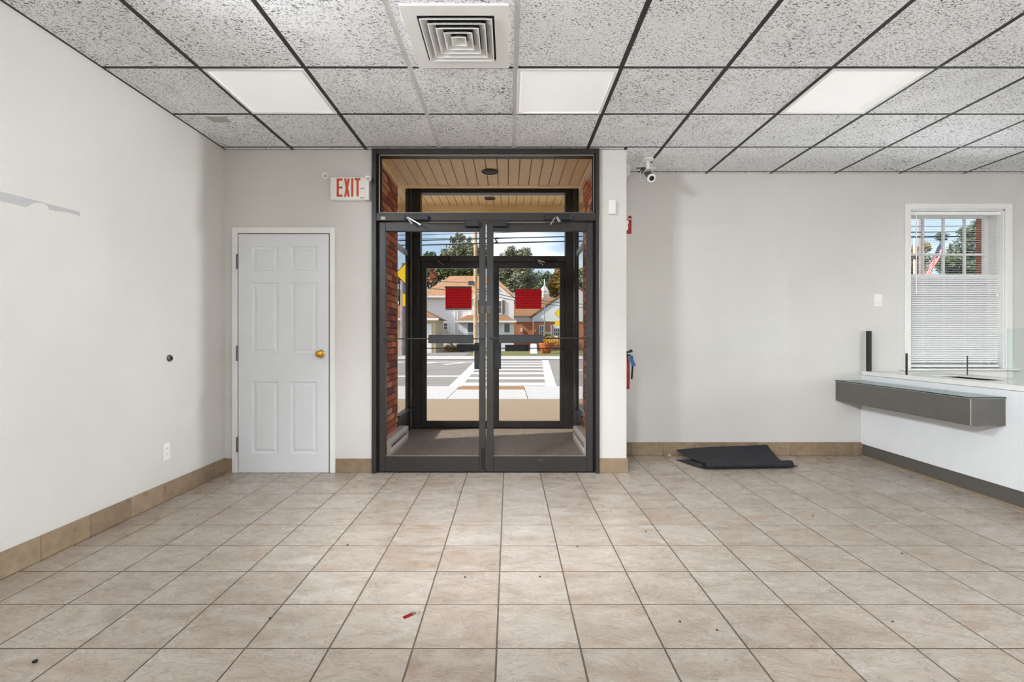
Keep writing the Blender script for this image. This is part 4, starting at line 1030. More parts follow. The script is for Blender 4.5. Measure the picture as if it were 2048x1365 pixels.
B('box', 'plastic_white', jb, XP1, XP1 + 0.075, 4.55, 4.66, PZ(356, 4.6), PZ(326, 4.6), c=0.004); B('cover', 'plastic_white', jb, XP1 + 0.075, XP1 + 0.115, 4.54, 4.67, PZ(353, 4.6), PZ(328, 4.6), c=0.006)
# ---- fire extinguisher and its sign on the side of the pilaster
Yx = 4.52
fs = thing('fire_sign', (XP1, Yx, PZ(450, Yx)), 'red and white fire extinguisher sign projecting from the pilaster side', 'sign')
fx1 = PX(1263, Yx)
B('sign_plate', 'fire_red', fs, XP1, fx1, Yx, Yx + 0.004, PZ(468, Yx), PZ(432, Yx))
FX = lambda p: PX(970 + p * 310 / 2048, Yx); FZ = lambda p: PZ(280 + p * 200 / 1321, Yx)
MB().prism([(FX(1830), FZ(1060)), (FX(1895), FZ(1065)), (FX(1898), FZ(1100)), (FX(1885), FZ(1130)), (FX(1895), FZ(1160)), (FX(1880), FZ(1195)), (FX(1830), FZ(1200))], 'y', Yx - 0.001, Yx).build('symbol', 'plastic_white', fs)
MB().prism([(FX(1830), FZ(1030)), (FX(1928), FZ(1045)), (FX(1928), FZ(1056)), (FX(1830), FZ(1042))], 'y', Yx - 0.001, Yx).build('symbol', 'plastic_white', fs)
MB().prism([(FX(1835), FZ(1005)), (FX(1890), FZ(1008)), (FX(1890), FZ(1028)), (FX(1835), FZ(1024))], 'y', Yx - 0.001, Yx).build('symbol', 'plastic_white', fs)
fe = thing('fire_extinguisher', (XP1 + 0.06, Yx, PZ(778, Yx)), 'red fire extinguisher with blue tag mounted behind the pilaster', 'fire extinguisher')
ec = (XP1 + 0.066, Yx); z0, z1 = PZ(778, Yx), PZ(713, Yx)
MB().lathe([(0.001, z0), (0.035, z0), (0.036, z0 + 0.01), (0.036, z1 - 0.04), (0.032, z1 - 0.015), (0.022, z1), (0.001, z1)], (ec[0], ec[1], 0), 'z', 24).build('cylinder', 'fire_red', fe, True)
MB().lathe([(0.018, z1), (0.018, z1 + 0.03), (0.012, z1 + 0.035)], (ec[0], ec[1], 0), 'z', 16).build('valve', 'black', fe)
B('lever', 'black', fe, ec[0] - 0.03, ec[0] + 0.04, Yx - 0.012, Yx + 0.012, z1 + 0.03, z1 + 0.045, c=0.003)
MB().lathe([(0.001, -0.02), (0.014, -0.018), (0.014, 0.0)], (ec[0] + 0.045, Yx, z1 + 0.047), 'y', 16).build('gauge', 'black', fe, True)
MB().tube([(ec[0] + 0.01, Yx - 0.02, z1 + 0.01), (ec[0] + 0.05, Yx - 0.035, z1), (ec[0] + 0.055, Yx - 0.04, z1 - 0.06), (ec[0] + 0.045, Yx - 0.04, z1 - 0.2)], 0.008, 10).build('hose', 'black_rubber', fe, True)
ty = Yx - 0.055
label_part(MB().prism([(PX(1257.5, ty), PZ(708, ty)), (PX(1261, ty), PZ(709, ty)), (PX(1265, ty), PZ(714, ty)), (PX(1272, ty), PZ(732.5, ty)), (PX(1264, ty), PZ(733.5, ty)), (PX(1259, ty), PZ(719, ty))], 'y', ty, ty + 0.001).build('inspection_tag', 'tag_blue', fe), 'blue paper tag')
B('bracket', 'steel_grey', fe, XP1, XP1 + 0.006, Yx - 0.02, Yx + 0.02, z0 + 0.05, z1 - 0.03)

# ---- red notices taped inside the outer doors
yn = YO - 0.0065
n1 = thing('door_notice', (PX(917, yn), yn, PZ(597, yn)), 'red printed notice with dark top strip taped to left outer door', 'notice', 'red notices on the outer doors')
B('sheet', 'red_notice', n1, PX(891, yn), PX(943.5, yn), yn - 0.001, yn, PZ(617, yn), PZ(576, yn)); B('strip', 'notice_edge', n1, PX(889.5, yn), PX(943.5, yn), yn - 0.0015, yn, PZ(576.5, yn), PZ(573, yn)); B('strip', 'bead', n1, PX(891, yn), PX(943.5, yn), yn - 0.0015, yn, PZ(620.5, yn), PZ(617, yn))
n2 = thing('door_notice', (PX(1056, yn), yn, PZ(598, yn)), 'red printed notice without strips taped to right outer door', 'notice', 'red notices on the outer doors')
B('sheet', 'red_notice', n2, PX(1030.5, yn), PX(1083, yn), yn - 0.001, yn, PZ(618, yn), PZ(579, yn))

# ================================================================== OUTDOORS
ww = B('walkway', 'walkway', None, -16, 16, YO + 0.05, 9.32, -0.2, -0.004); tag(ww, 'tan paved walkway just outside the entrance', 'pavement', kind='structure')
sd = B('sidewalk', 'concrete', None, -40, 40, 9.32, 9.36, -0.2, -0.01); tag(sd, 'pale concrete sidewalk along the near side of the street', 'sidewalk', kind='structure')
k = 0
for xx in range(-16, 16):
    x0 = xx * 1.5 + 0.35
    B('sidewalk_slab', 'concrete', sd, x0 + 0.008, x0 + 1.492, 9.365, 10.95 , -0.2, -0.006)
    if not (-0.5 < x0 + 0.75 < 1.0): B('kerb_slab', 'concrete', sd, x0 + 0.008, x0 + 1.492, 10.97, 11.9, -0.2, -0.012)
B('ramp_slab', 'concrete', sd, -1.14, 0.34, 10.97, 11.15, -0.2, -0.014); B('tactile_strip', 'kerb_tactile', sd, -1.14, 0.34, 11.15, 11.75, -0.2, -0.012)
rd = B('road', 'asphalt', None, -120, 120, 11.4, 27.0, -0.3, -0.03); tag(rd, 'grey asphalt street with white crosswalk markings', 'road', kind='structure')
def quad(name, pts, z, mat, parent): return MB().prism(pts, 'z', z - 0.006, z).build(name, mat, parent)
zr = -0.025
quad('crosswalk_line', [(-1.42, 11.9), (-1.12, 11.9), (-1.35, 26.0), (-1.7, 26.0)], zr + 0.002, 'road_paint', rd)
quad('crosswalk_line', [(0.86, 11.9), (1.12, 11.9), (2.02, 26.0), (1.7, 26.0)], zr + 0.002, 'road_paint', rd)
for y in (12.25, 14.1, 16.15, 18.2, 20.3, 22.4, 24.4):
    t = (y - 11.9) / 14.1; quad('crosswalk_bar', [(-1.15 - 0.22 * t, y), (0.88 + 0.84 * t, y), (0.88 + 0.84 * t, y + 0.75), (-1.15 - 0.22 * t, y + 0.75)], zr, 'road_paint', rd)
quad('stop_line', [(-14, 15.0), (-1.5, 15.0), (-1.5, 15.45), (-14, 15.45)], zr, 'road_paint', rd)
quad('lane_line', [(-20, 24.0), (-1.6, 24.0), (-1.6, 24.5), (-20, 24.5)], zr, 'road_paint', rd)
quad('lane_line', [(2.4, 18.0), (30, 18.0), (30, 18.4), (2.4, 18.4)], zr, 'road_paint', rd)
for x in (-5.2, -3.6, -2.2): quad('hatch_mark', [(x - 0.7, 22.0), (x - 0.4, 22.0), (x + 0.25, 24.0), (x - 0.05, 24.0)], zr, 'road_paint', rd)
fs_ = B('sidewalk_far', 'concrete', None, -90, 90, 27.0, 32.0, -0.3, 0.0); tag(fs_, 'concrete sidewalk on the far side of the street', 'sidewalk', kind='structure')
B('kerb', 'grout', fs_, -90, 90, 26.85, 27.0, -0.3, -0.004)
gr = B('lawn', 'lawn', None, -150, 150, 32.0, 160.0, -0.3, 0.01); tag(gr, 'strip of dry green lawn beyond the far sidewalk', 'lawn', kind='structure')
dv = B('driveway', 'asphalt', None, -9.5, -2.8, 31.9, 42.0, 0.0, 0.02); tag(dv, 'grey driveway leading up to the white house', 'driveway', kind='structure')

def prism_roof(name, mat, parent, x0, x1, y0, y1, ze, zr_, hip0=0, hip1=0):
    ym = (y0 + y1) / 2
    V = [(x0, y0, ze), (x1, y0, ze), (x1, y1, ze), (x0, y1, ze), (x0 + hip0, ym, zr_), (x1 - hip1, ym, zr_)]
    return MB().add(V, [(0, 1, 5, 4), (2, 3, 4, 5), (0, 4, 3), (1, 2, 5), (3, 2, 1, 0)]).build(name, mat, parent)
def far_window(parent, px0, px1, py0, py1, Y, nx=1, nz=2, mat='far_pane', frame='far_white'):
    x0, x1, z0, z1 = PX(px0, Y), PX(px1, Y), PZ(py1, Y), PZ(py0, Y)
    w_ = B('window', frame, parent, x0 - 0.06, x1 + 0.06, Y - 0.06, Y + 0.02, z0 - 0.06, z1 + 0.06)
    for i in range(nx):
        for j in range(nz):
            dx_, dz_ = (x1 - x0) / nx, (z1 - z0) / nz
            B('pane', mat, w_, x0 + i * dx_ + 0.03, x0 + (i + 1) * dx_ - 0.03, Y - 0.075, Y - 0.05, z0 + j * dz_ + 0.03, z0 + (j + 1) * dz_ - 0.03)
# white house
H = thing('white_house', (-3.4, 45, 0), 'white sided house with wide orange brown roof across the street', 'house')
B('wall', 'siding', H, -7.6, 0.4, 45, 48.3, 0, 4.86)
prism_roof('roof', 'roof_orange', H, -8.0, 0.6, 44.6, 48.7, 4.82, 6.85, 2.6, 2.0)
B('eave', 'far_white', H, -8.0, 0.6, 44.55, 44.62, 4.7, 4.86)
B('gable_wall', 'siding', H, -3.3, 0.42, 44.0, 45.0, 0, 4.45)
MB().prism([(-3.3, 4.45), (0.42, 4.45), (-1.44, 6.0)], 'y', 44.0, 45.0).build('gable', 'siding', H)
MB().prism([(-3.55, 4.35), (-1.44, 6.12), (0.68, 4.35), (0.68, 4.2), (-1.44, 5.94), (-3.55, 4.2)], 'y', 43.75, 48.0).build('gable_roof', 'far_white', H)
MB().prism([(-3.6, 4.37), (-1.44, 6.2), (0.73, 4.37), (0.70, 4.35), (-1.44, 6.12), (-3.57, 4.35)], 'y', 43.75, 48.0).build('gable_roof', 'roof_brown', H)
far_window(H, 962, 1003, 602, 627, 43.98, 2, 2)
B('shutter', 'shutter_brown', H, PX(1004.5, 43.95), PX(1009, 43.95), 43.9, 44.0, PZ(628, 43.95), PZ(601, 43.95)); B('shutter', 'shutter_brown', H, PX(956, 43.95), PX(960.5, 43.95), 43.9, 44.0, PZ(628, 43.95), PZ(601, 43.95))
B('porch_wall', 'siding', H, -4.28, 0.4, 42.9, 44.0, 0, 2.56)
prism_roof('porch_roof', 'roof_brown', H, -4.5, 0.62, 42.5, 45.5, 2.56, 3.12, 0.9, 0.9)
B('porch_eave', 'far_white', H, -4.5, 0.62, 42.45, 42.55, 2.44, 2.58)
far_window(H, 935, 947, 646, 665, 42.88, 1, 1); far_window(H, 1008, 1020, 647, 666, 42.88, 1, 1); far_window(H, 887.5, 895, 646.5, 660, 44.98, 1, 2)
B('air_conditioner', 'plastic_grey', H, PX(887, 44.7), PX(893.5, 44.7), 44.7, 45.0, PZ(667, 44.7), PZ(661.5, 44.7))
for p in (910, 915): MB().tube([(PX(p, 44.95), 44.93, 0), (PX(p, 44.95), 44.93, 4.7)], 0.05, 8).build('downspout', 'far_white', H)
# garage
Gg = thing('tan_garage', (-7.2, 38, 0), 'small tan garage with hip roof left of the white house', 'garage')
B('wall', 'far_tan', Gg, -11.2, -5.55, 38.2, 43, 0, 2.6)
prism_roof('roof', 'roof_brown', Gg, -11.6, -5.25, 37.8, 43.4, 2.6, 3.75, 2.2, 2.2)
B('eave', 'far_white', Gg, -11.6, -5.25, 37.75, 37.85, 2.45, 2.62)
B('door', 'far_white', Gg, PX(854, 38.15), PX(863, 38.15), 38.14, 38.22, 0, PZ(648, 38.15)); B('door', 'shutter_brown', Gg, PX(801, 38.15), PX(809, 38.15), 38.14, 38.22, 0, PZ(645, 38.15))
# brick building
Bb = thing('brick_building', (4, 50, 0), 'low red brick building with white gable and cupola across the street', 'building')
B('wall', 'far_brick', Bb, 0.44, 16, 50, 55, 0, 2.8); B('frieze', 'far_white', Bb, 0.44, 2.6, 49.9, 50, 2.75, 3.32)
prism_roof('roof', 'roof_brown', Bb, 0.1, 16, 49.5, 56.0, 3.3, 5.35, 0, 0)
GX0, GX1 = PX(1067, 49), PX(1233, 49); GXm = (GX0 + GX1) / 2
B('gable_wall', 'far_brick', Bb, GX0, GX1, 49, 50, 0, PZ(643.5, 49))
MB().prism([(GX0 - 0.1, PZ(643.5, 49)), (GX1 + 0.1, PZ(643.5, 49)), (GX1 + 0.1, PZ(635, 49)), (GXm, PZ(573, 49)), (GX0 - 0.1, PZ(635, 49))], 'y', 48.9, 50.0).build('gable', 'far_white', Bb)
MB().prism([(GX0 - 0.3, PZ(637, 49)), (GXm, PZ(572, 49)), (GX1 + 0.3, PZ(637, 49)), (GX1 + 0.3, PZ(633, 49)), (GXm, PZ(567.5, 49)), (GX0 - 0.3, PZ(633, 49))], 'y', 48.8, 54.0).build('gable_roof', 'roof_brown', Bb)
far_window(Bb, 1079.5, 1087, 652, 675, 48.97, 2, 2); far_window(Bb, 1107, 1119, 657, 680, 48.97, 3, 3)
B('porch_column', 'far_white', Bb, PX(1101, 48.6), PX(1104, 48.6), 48.5, 48.65, 0, PZ(651, 48.6))
B('white_panel', 'far_white', Bb, PX(1107, 48.95), PX(1119, 48.95), 48.93, 49, PZ(657, 48.95), PZ(650, 48.95))
B('downspout', 'far_white', Bb, PX(1065.5, 48.9), PX(1067.5, 48.9), 48.85, 48.95, 0, PZ(636, 48.9))
B('lamp', 'far_white', Bb, PX(1041.5, 49.9), PX(1045, 49.9), 49.85, 50, PZ(664, 49.9), PZ(657, 49.9)); B('lamp', 'far_white', Bb, PX(1069.5, 48.9), PX(1071.5, 48.9), 48.85, 49, PZ(665, 48.9), PZ(659.5, 48.9))
cu = B('cupola', 'far_white', Bb, PX(1084, 55), PX(1097.5, 55), 54.6, 55.3, PZ(606, 55), PZ(583, 55), c=0.03)
MB().lathe([(0.5, 0), (0.3, 0.35), (0.08, 0.6), (0.03, 1.3)], (PX(1089, 55), 54.95, PZ(583, 55)), 'z', 8).build('spire', 'far_white', cu)
B('louver', 'plastic_grey', cu, PX(1087, 54.6), PX(1095, 54.6), 54.55, 54.6, PZ(602, 54.6), PZ(588, 54.6))
# utility poles, wires
plain('pole_grey', srgb(150, 140, 142), 0.9, vary=0.12, nscale=3)
def pole(px, Y, r, h, label, arm=True, mat='pole_wood'):
    t = thing('utility_pole', (PX(px, Y), Y, 0), label, 'utility pole')
    MB().tube([(PX(px, Y), Y, -0.1), (PX(px, Y), Y, h)], r, 12, r2=r * 0.75).build('shaft', mat, t, True)
    if arm:
        B('cross_arm', 'pole_wood', t, PX(px, Y) - 1.2, PX(px, Y) + 1.2, Y - 0.2, Y - 0.08, h - 1.0, h - 0.85)
        for e in (-1.0, -0.5, 0.5, 1.0): MB().lathe([(0.05, 0), (0.05, 0.1), (0.03, 0.16)], (PX(px, Y) + e, Y - 0.14, h - 0.85), 'z', 8).build('insulator', 'steel_grey', t)
    B('junction', 'steel_grey', t, PX(px, Y) - 0.42, PX(px, Y) - 0.12, Y - 0.15, Y + 0.05, PZ(571, Y), PZ(563, Y)) if abs(px - 951) < 2 else None
    return t
pole(951, 30, 0.125, 10.5, 'tan wooden utility pole in front of the white house')
pole(1843, 25, 0.13, 9.0, 'grey wooden utility pole seen through the right window', True, 'pole_grey')
pole(806, 33, 0.20, 6.0, 'weathered wooden pole behind the yellow diamond sign', False, 'pole_grey')
WY = 22
def wire(name, pts, r, label, group='overhead wires'):
    P = []
    for (a, b_) in zip(pts[:-1], pts[1:]):
        for k_ in range(8):
            t = k_ / 8; P.append(tuple(a[i] + (b_[i] - a[i]) * t for i in range(3)))
    P.append(pts[-1]); o = MB().tube(P, r, 6).build(name, 'wire', None); tag(o, label, 'wire', group)
def wp(px, py, Y): return (PX(px, Y), Y, PZ(py, Y))
for ya, yb_, r, lb in ((470, 462, 0.013, 'thin topmost overhead wire against the sky'), (478, 474, 0.010, 'thin overhead wire just above the thick upper cable'), (481, 473.5, 0.026, 'thick upper overhead cable against the sky'), (490.5, 483, 0.032, 'thick lower overhead cable against the sky')):
    WY += 0.5
    wire('overhead_wire', [wp(-300, ya + 8, WY), wp(845, ya, WY), wp(1130, yb_, WY), wp(2100, yb_ - 12, WY)], r, lb)
wire('overhead_wire', [wp(600, 555, 35), wp(853, 562, 35), wp(945, 566, 30)], 0.02, 'service wire running in front of the orange roof')
wire('overhead_wire', [wp(600, 560, 38), wp(853, 577, 36), wp(950, 584, 30)], 0.03, 'lower service wire crossing the white house front')
wire('overhead_wire', [wp(951, 578, 30), wp(1020, 594, 36), wp(1120, 606, 40), wp(1300, 618, 42)], 0.022, 'upper service wire before the white gable')
wire('overhead_wire', [wp(951, 584, 30), wp(1020, 600, 36), wp(1120, 612, 40), wp(1300, 626, 42)], 0.022, 'lower service wire before the white gable')
# flag pole
fp = thing('flag_pole', (PX(1089, 44), 44, 0), 'slim grey flagpole before the brick building', 'flagpole')
MB().tube([wp(1089, 704, 44)[:2] + (0,), (PX(1089, 44), 44, PZ(571, 44))], 0.05, 8, r2=0.03).build('shaft', 'pole_metal', fp); MB().lathe([(0.01, 0.0), (0.07, 0.06), (0.01, 0.13)], (PX(1089, 44), 44, PZ(571, 44)), 'z', 8).build('finial', 'far_white', fp)
# road signs
def road_sign(px, py, half, Y, label, mat, plate=None):
    t = thing('road_sign', (PX(px, Y), Y, 0), label, 'road sign', 'yellow warning signs')
    x, z = PX(px, Y), PZ(py, Y); h = half * Y / FPX
    MB().prism([(x - h, z), (x, z - h), (x + h, z), (x, z + h)], 'y', Y, Y + 0.01).build('border', 'black', t)
    h2 = h * 0.94; MB().prism([(x - h2, z), (x, z - h2), (x + h2, z), (x, z + h2)], 'y', Y - 0.004, Y).build('diamond', mat, t)
    MB().tube([(x, Y + 0.04, -0.05), (x, Y + 0.04, z + h)], 0.035, 8).build('post', 'pole_metal', t)
    if plate:
        a0, a1, b0, b1 = plate; B('plaque', mat, t, PX(a0, Y), PX(a1, Y), Y - 0.003, Y + 0.01, PZ(b1, Y), PZ(b0, Y), c=0.003)
    return t
road_sign(819, 548, 29.5, 18.5, 'large yellow diamond sign seen through the left side light', 'sign_yellow', (805, 833, 588, 613))
s = road_sign(1120.5, 627, 11.5, 40, 'small yellow diamond sign before the white gable', 'sign_yellow', (1110, 1131, 642, 652))
# planter with flowers
plt = thing('flower_planter', (PX(1092, 37), 37, 0), 'terracotta planter full of orange and white flowers', 'planter')
MB().lathe([(0.30, 0.0), (0.36, 0.1), (0.50, 0.62), (0.54, 0.64), (0.54, 0.74), (0.48, 0.74), (0.46, 0.66), (0.001, 0.62)], (PX(1092, 37), 37, 0.01), 'z', 24).build('pot', 'terracotta', plt, True)
def leaves(name, mat, parent, blobs, n_, size, seed, squash=1.0):
    rnd = random.Random(seed); V, F = [], []; tot = sum(b_[3] ** 2 for b_ in blobs)
    for (cx, cy, cz, r) in blobs:
        for _ in range(int(n_ * r * r / tot)):
            d = Vector((rnd.gauss(0, 1), rnd.gauss(0, 1), rnd.gauss(0, 1))).normalized(); q = r * (rnd.random() ** 0.45) * rnd.uniform(0.8, 1.08)
            p = Vector((cx, cy, cz)) + Vector((d.x * q, d.y * q, d.z * q * squash))
            u = Vector((rnd.gauss(0, 1), rnd.gauss(0, 1), rnd.gauss(0, 1))).normalized(); w_ = u.orthogonal().normalized(); s_ = size * rnd.uniform(0.6, 1.4)
            o = len(V); V += [p - u * s_, p + w_ * s_ * 0.55, p + u * s_, p - w_ * s_ * 0.55]; F.append((o, o + 1, o + 2, o + 3))
    me = bpy.data.meshes.new(name); me.from_pydata([tuple(v) for v in V], [], F); me.materials.append(MATS[mat]); me.update()
    o = link(name, me, parent); o['kind'] = 'stuff'; return o
leaves('flowers', 'flower_mix', plt, [(PX(1086, 37), 37, 0.86, 0.34), (PX(1098, 37), 37, 0.92, 0.38), (PX(1111, 37), 37.1, 0.9, 0.42)], 900, 0.05, 5)
leaves('foliage', 'leaf_green', plt, [(PX(1094, 37), 37.3, 1.3, 0.36), (PX(1097, 37), 37.3, 1.1, 0.4)], 600, 0.06, 6)
# white sandwich board by the planter
ab = thing('sandwich_board', (PX(1067, 36.5), 36.5, 0), 'white folding sidewalk board left of the planter', 'sign board')
for s_ in (-1, 1):
    MB().add([(PX(1060, 36.5), 36.5 + s_ * 0.25, 0.02), (PX(1074, 36.5), 36.5 + s_ * 0.25, 0.02), (PX(1073, 36.5), 36.5 + s_ * 0.02, 0.72), (PX(1061, 36.5), 36.5 + s_ * 0.02, 0.72), (PX(1060, 36.5), 36.54 + s_ * 0.25, 0.02), (PX(1074, 36.5), 36.54 + s_ * 0.25, 0.02), (PX(1073, 36.5), 36.54 + s_ * 0.02, 0.72), (PX(1061, 36.5), 36.54 + s_ * 0.02, 0.72)],
             [(0, 1, 2, 3), (4, 7, 6, 5), (0, 4, 5, 1), (1, 5, 6, 2), (2, 6, 7, 3), (3, 7, 4, 0)]).build('board', 'far_white', ab)
# shrubs along the white house
for k_, (px, Y, r, mat, lb) in enumerate(((893, 44.4, 0.28, 'leaf_rust', 'rust coloured shrub at the left foot of the white house'), (902, 41, 0.45, 'leaf_gold', 'golden shrub in the bed before the white house'), (921, 40.6, 0.36, 'leaf_rust', 'rust coloured shrub beside the porch of the white house'), (906, 44.4, 0.3, 'leaf_grey', 'grey green shrub against the white house wall'))):
    t = thing('shrub', (PX(px, Y), Y, 0), lb, 'shrub', 'shrubs before the white house'); leaves('foliage', mat, t, [(PX(px, Y), Y, r * 0.7, r), (PX(px, Y) + r * .7, Y, r * 0.5, r * .7)], 260, 0.09, 20 + k_); MB().tube([(PX(px, Y), Y, 0), (PX(px, Y), Y, r * .6)], 0.03, 6).build('stem', 'bark', t)
# trees
def tree(px, Y, blobs, mat, label, n_=2600, size=0.26, seed=1):
    """blobs in pixels: (x, y, radius)"""
    t = thing('tree', (PX(px, Y), Y, 0), label, 'tree', 'trees beyond the houses'); rnd = random.Random(seed)
    bs = [(PX(a, Y), Y + rnd.uniform(-1.5, 1.5), PZ(b_, Y), r * Y / FPX) for a, b_, r in blobs]
    leaves('crown', mat, t, bs, n_, size, seed)
    top = max(b_[2] for b_ in bs); tr = MB().tube([(PX(px, Y), Y, -0.1), (PX(px, Y) + .1, Y, top * 0.5), (PX(px, Y), Y, top * 0.85)], 0.32, 8, r2=0.08).build('trunk', 'bark', t)
    for k__, b_ in enumerate(bs[:4]): MB().tube([(PX(px, Y), Y, top * (0.45 + 0.06 * k__)), (b_[0], b_[1], b_[2])], 0.12, 6, r2=0.03).build('branch', 'bark', t)
tree(918, 62, [(912, 505, 26), (932, 495, 20), (921, 480, 11), (908, 484, 7), (925, 474, 5), (938, 476, 5), (951, 505, 20), (893, 512, 14), (940, 530, 26), (965, 500, 14), (905, 535, 26)], 'leaf_grey', 'tall airy tree behind the orange roof', 6500, 0.16, 2)
tree(862, 70, [(862, 520, 16), (848, 524, 14), (872, 530, 16), (838, 530, 18)], 'leaf_dark', 'round green tree top left of the tall tree', 3000, 0.17, 3)
tree(870, 54, [(868, 552, 20), (895, 548, 18), (850, 556, 20), (920, 545, 18), (945, 545, 18)], 'leaf_green', 'dense green tree line right above the orange roof', 5000, 0.16, 4)
tree(868, 51, [(868, 550, 7), (868, 560, 8), (867, 542, 5)], 'leaf_rust', 'small rust coloured tree above the orange roof', 500, 0.16, 41)
tree(1015, 60, [(1004, 550, 24), (1025, 530, 20), (1008, 520, 17), (1022, 502, 14), (1049, 510, 18), (1036, 512, 14), (1045, 540, 22), (1030, 570, 24), (1002, 585, 20), (1060, 560, 20), (1024, 494, 7)], 'leaf_grey', 'big grey green tree behind the gable', 8000, 0.16, 5)
tree(1075, 70, [(1080, 560, 20), (1060, 580, 20), (1090, 575, 20), (1075, 590, 20), (1092, 555, 10), (1050, 590, 20)], 'leaf_dark', 'dark tree behind the cupola', 5000, 0.16, 6)
tree(1112, 62, [(1112, 562, 16), (1118, 548, 12), (1108, 580, 16), (1126, 570, 18), (1140, 555, 18)], 'leaf_gold', 'golden autumn tree at the right of the cupola', 4000, 0.15, 7)
tree(1160, 76, [(1160, 570, 18), (1165, 545, 14), (1158, 610, 20), (1175, 590, 22), (1164, 635, 16)], 'leaf_green', 'green tree glimpsed beside the right brick wall', 1500, 0.22, 8)
tree(800, 45, [(790, 590, 14), (800, 560, 10), (775, 560, 24)], 'leaf_grey', 'pale tree behind the garage roof', 800, 0.2, 9)
# trees, flag and lamp seen through the right window
tree(1900, 48, [(1905, 520, 28), (1930, 495, 26), (1945, 470, 20), (1880, 530, 24), (1860, 520, 20), (1900, 470, 12), (1950, 530, 30), (1915, 550, 30), (1955, 450, 12), (1915, 465, 9)], 'leaf_dark', 'dark leafy tree filling the right window view', 9000, 0.14, 10)
tree(1830, 46, [(1825, 510, 18), (1835, 545, 24), (1822, 490, 10), (1812, 530, 18), (1850, 495, 12)], 'leaf_gold', 'yellow green tree at the left of the window view', 4500, 0.13, 11)
fl = thing('flag', (PX(1870, 24), 24, PZ(520, 24)), 'red white and blue flag on a slanted staff outside the window', 'flag')
Yf = 24.0
fst, fen = Vector(wp(1844.5, 556, 24.9)), Vector(wp(1884, 480, Yf))
MB().tube([fst, fen], 0.02, 8).build('staff', 'pole_metal', fl)
dirv = (fen - fst).normalized(); drop = Vector((0.25, 0, -1)).normalized()
def fpt(u, w_): return fen - dirv * (0.1 + u * 1.6) + drop * (w_ * 0.42) + Vector((0, 0.05 * math.sin(u * 9 + w_ * 2), 0))
for k_ in range(7):
    g_ = [[tuple(fpt(i / 8 * 0.98 + (0.0 if k_ > 3 else 0.38 * (1 - i / 8)), (k_ + e) / 7)) for e in (0, 1)] for i in range(9)]
    sheet('stripe', g_, 0.006, 'flag_red' if k_ % 2 == 0 else 'flag_white', fl, False)
sheet('canton', [[tuple(fpt(i / 4 * 0.38, e * 4 / 7)) for e in (0, 1)] for i in range(5)], 0.012, 'flag_blue', fl, False)
sl = thing('street_lamp', (PX(1829, 26), 26, 0), 'slim white street lamp post left in the window view', 'street lamp')
MB().tube([(PX(1829, 26), 26, 0), (PX(1829, 26), 26, PZ(476, 26))], 0.05, 8).build('post', 'far_white', sl); B('lamp', 'steel_grey', sl, PX(1826.5, 26), PX(1831.5, 26), 25.9, 26.1, PZ(519, 26), PZ(511, 26))

# ================================================================== ADDED FILL LAMPS OUT OF VIEW
m, n, l, b = principled('fill_globe_glow'); b.inputs['Base Color'].default_value = (0.9, 0.9, 0.9, 1); b.inputs['Emission Color'].default_value = LAMP_COL + (1,); b.inputs['Emission Strength'].default_value = FILL_GLOBE
m2, n, l, b = principled('fill_globe_glow_small'); b.inputs['Base Color'].default_value = (0.9, 0.9, 0.9, 1); b.inputs['Emission Color'].default_value = LAMP_COL + (1,); b.inputs['Emission Strength'].default_value = FILL_GLOBE_SMALL
def fill_lamp(x, y, label, r=0.2, mat='fill_globe_glow'):  # unseen globe lamp added as fill light
    t = thing('fill_lamp', (x, y, 0), label, 'fill lamp', 'added globe fill lamps')
    MB().lathe([(0.001, 0.002), (0.15, 0.002), (0.15, 0.02), (0.03, 0.03), (0.001, 0.03)], (x, y, 0), 'z', 24).build('base', 'steel_grey', t, True)
    MB().tube([(x, y, 0.02), (x, y, 1.13 - r)], 0.012, 10).build('pole', 'steel_grey', t)
    MB().lathe([(0.15 * r, -r), (0.5 * r, -0.866 * r), (0.866 * r, -0.5 * r), (r, 0), (0.866 * r, 0.5 * r), (0.5 * r, 0.866 * r), (0.05 * r, r)], (x, y, 1.12), 'z', 14).build('globe', mat, t, True)
fill_lamp(2.35, -0.9, 'added globe fill lamp standing nearest the teller counter')
fill_lamp(5.0, 0.9, 'added globe fill lamp standing behind the teller counter')
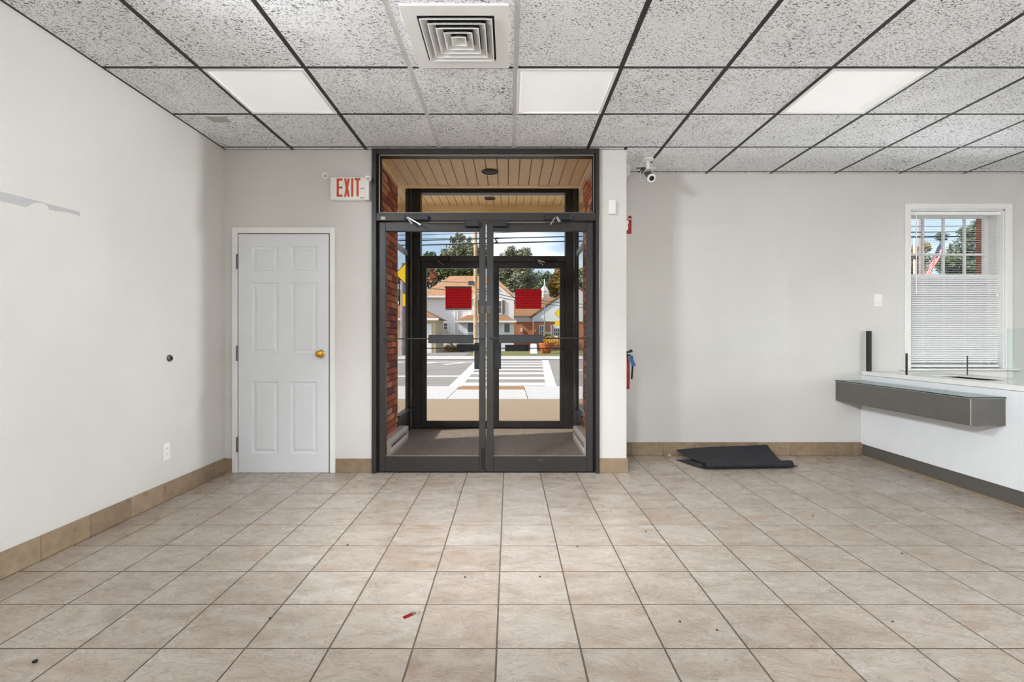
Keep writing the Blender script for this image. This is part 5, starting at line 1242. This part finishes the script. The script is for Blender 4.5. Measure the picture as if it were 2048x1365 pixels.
fill_lamp(-0.43, -1.0, 'small added globe fill lamp standing nearest the middle of the room', 0.1, 'fill_globe_glow_small')
# added fill spotlights: near the left wall for the recess, far right standing in for window light on the left wall, others for counter and floor
def fill_spot(sp_, st_, power, size, blend, soft, label):
    sdv = (st_ - sp_).normalized()
    ts = thing('fill_spotlight', (sp_.x, sp_.y, ZC), label, 'spotlight', 'added fill spotlights')
    B('track', 'tee_black', ts, sp_.x - 0.02, sp_.x + 0.02, sp_.y - 0.3, sp_.y + 0.2, ZC - 0.022, ZC - 0.002); MB().tube([(sp_.x, sp_.y, ZC - 0.02), tuple(sp_ - sdv * 0.1)], 0.01, 8).build('stem', 'tee_black', ts)
    MB().tube([tuple(sp_ - sdv * 0.16), tuple(sp_ - sdv * 0.02)], 0.05, 18).build('lamp_can', 'tee_black', ts, True)
    ld = bpy.data.lights.new('spot_lamp', 'SPOT'); ld.energy = power; ld.color = LAMP_COL; ld.spot_size = math.radians(size); ld.spot_blend = blend; ld.shadow_soft_size = soft
    lo = bpy.data.objects.new('spot_lamp', ld); COL.objects.link(lo); lo.parent = ts; lo.location = sp_ + sdv * (soft * 0.6) - WLOC[ts.name]; lo.rotation_euler = sdv.to_track_quat('-Z', 'Y').to_euler()
fill_spot(Vector((-2.08, 1.35, 2.48)), Vector((3.1, 4.6, 0.7)), SPOT, 100, 1.0, 0.22, 'added black fill spotlight on the ceiling near the left wall')
fill_spot(Vector((5.9, 4.66, 2.30)), Vector((-2.35, 2.25, 1.35)), FILL_RIGHT, 40, 0.9, 0.13, 'added black spotlight standing in for window light, on the ceiling beyond the window')
fill_spot(Vector((-1.9, -1.5, 2.42)), Vector((3.33, 3.55, 0.35)), FILL_COUNTER, 34, 1.0, 0.2, 'added black fill spotlight on the ceiling behind the viewer on the left')
fill_spot(Vector((-0.15, 1.45, 2.52)), Vector((-0.1, 3.45, 0.0)), FILL_FLOOR, 72, 1.0, 0.12, 'added black fill spotlight on the ceiling turned down toward the floor before the glass doors')
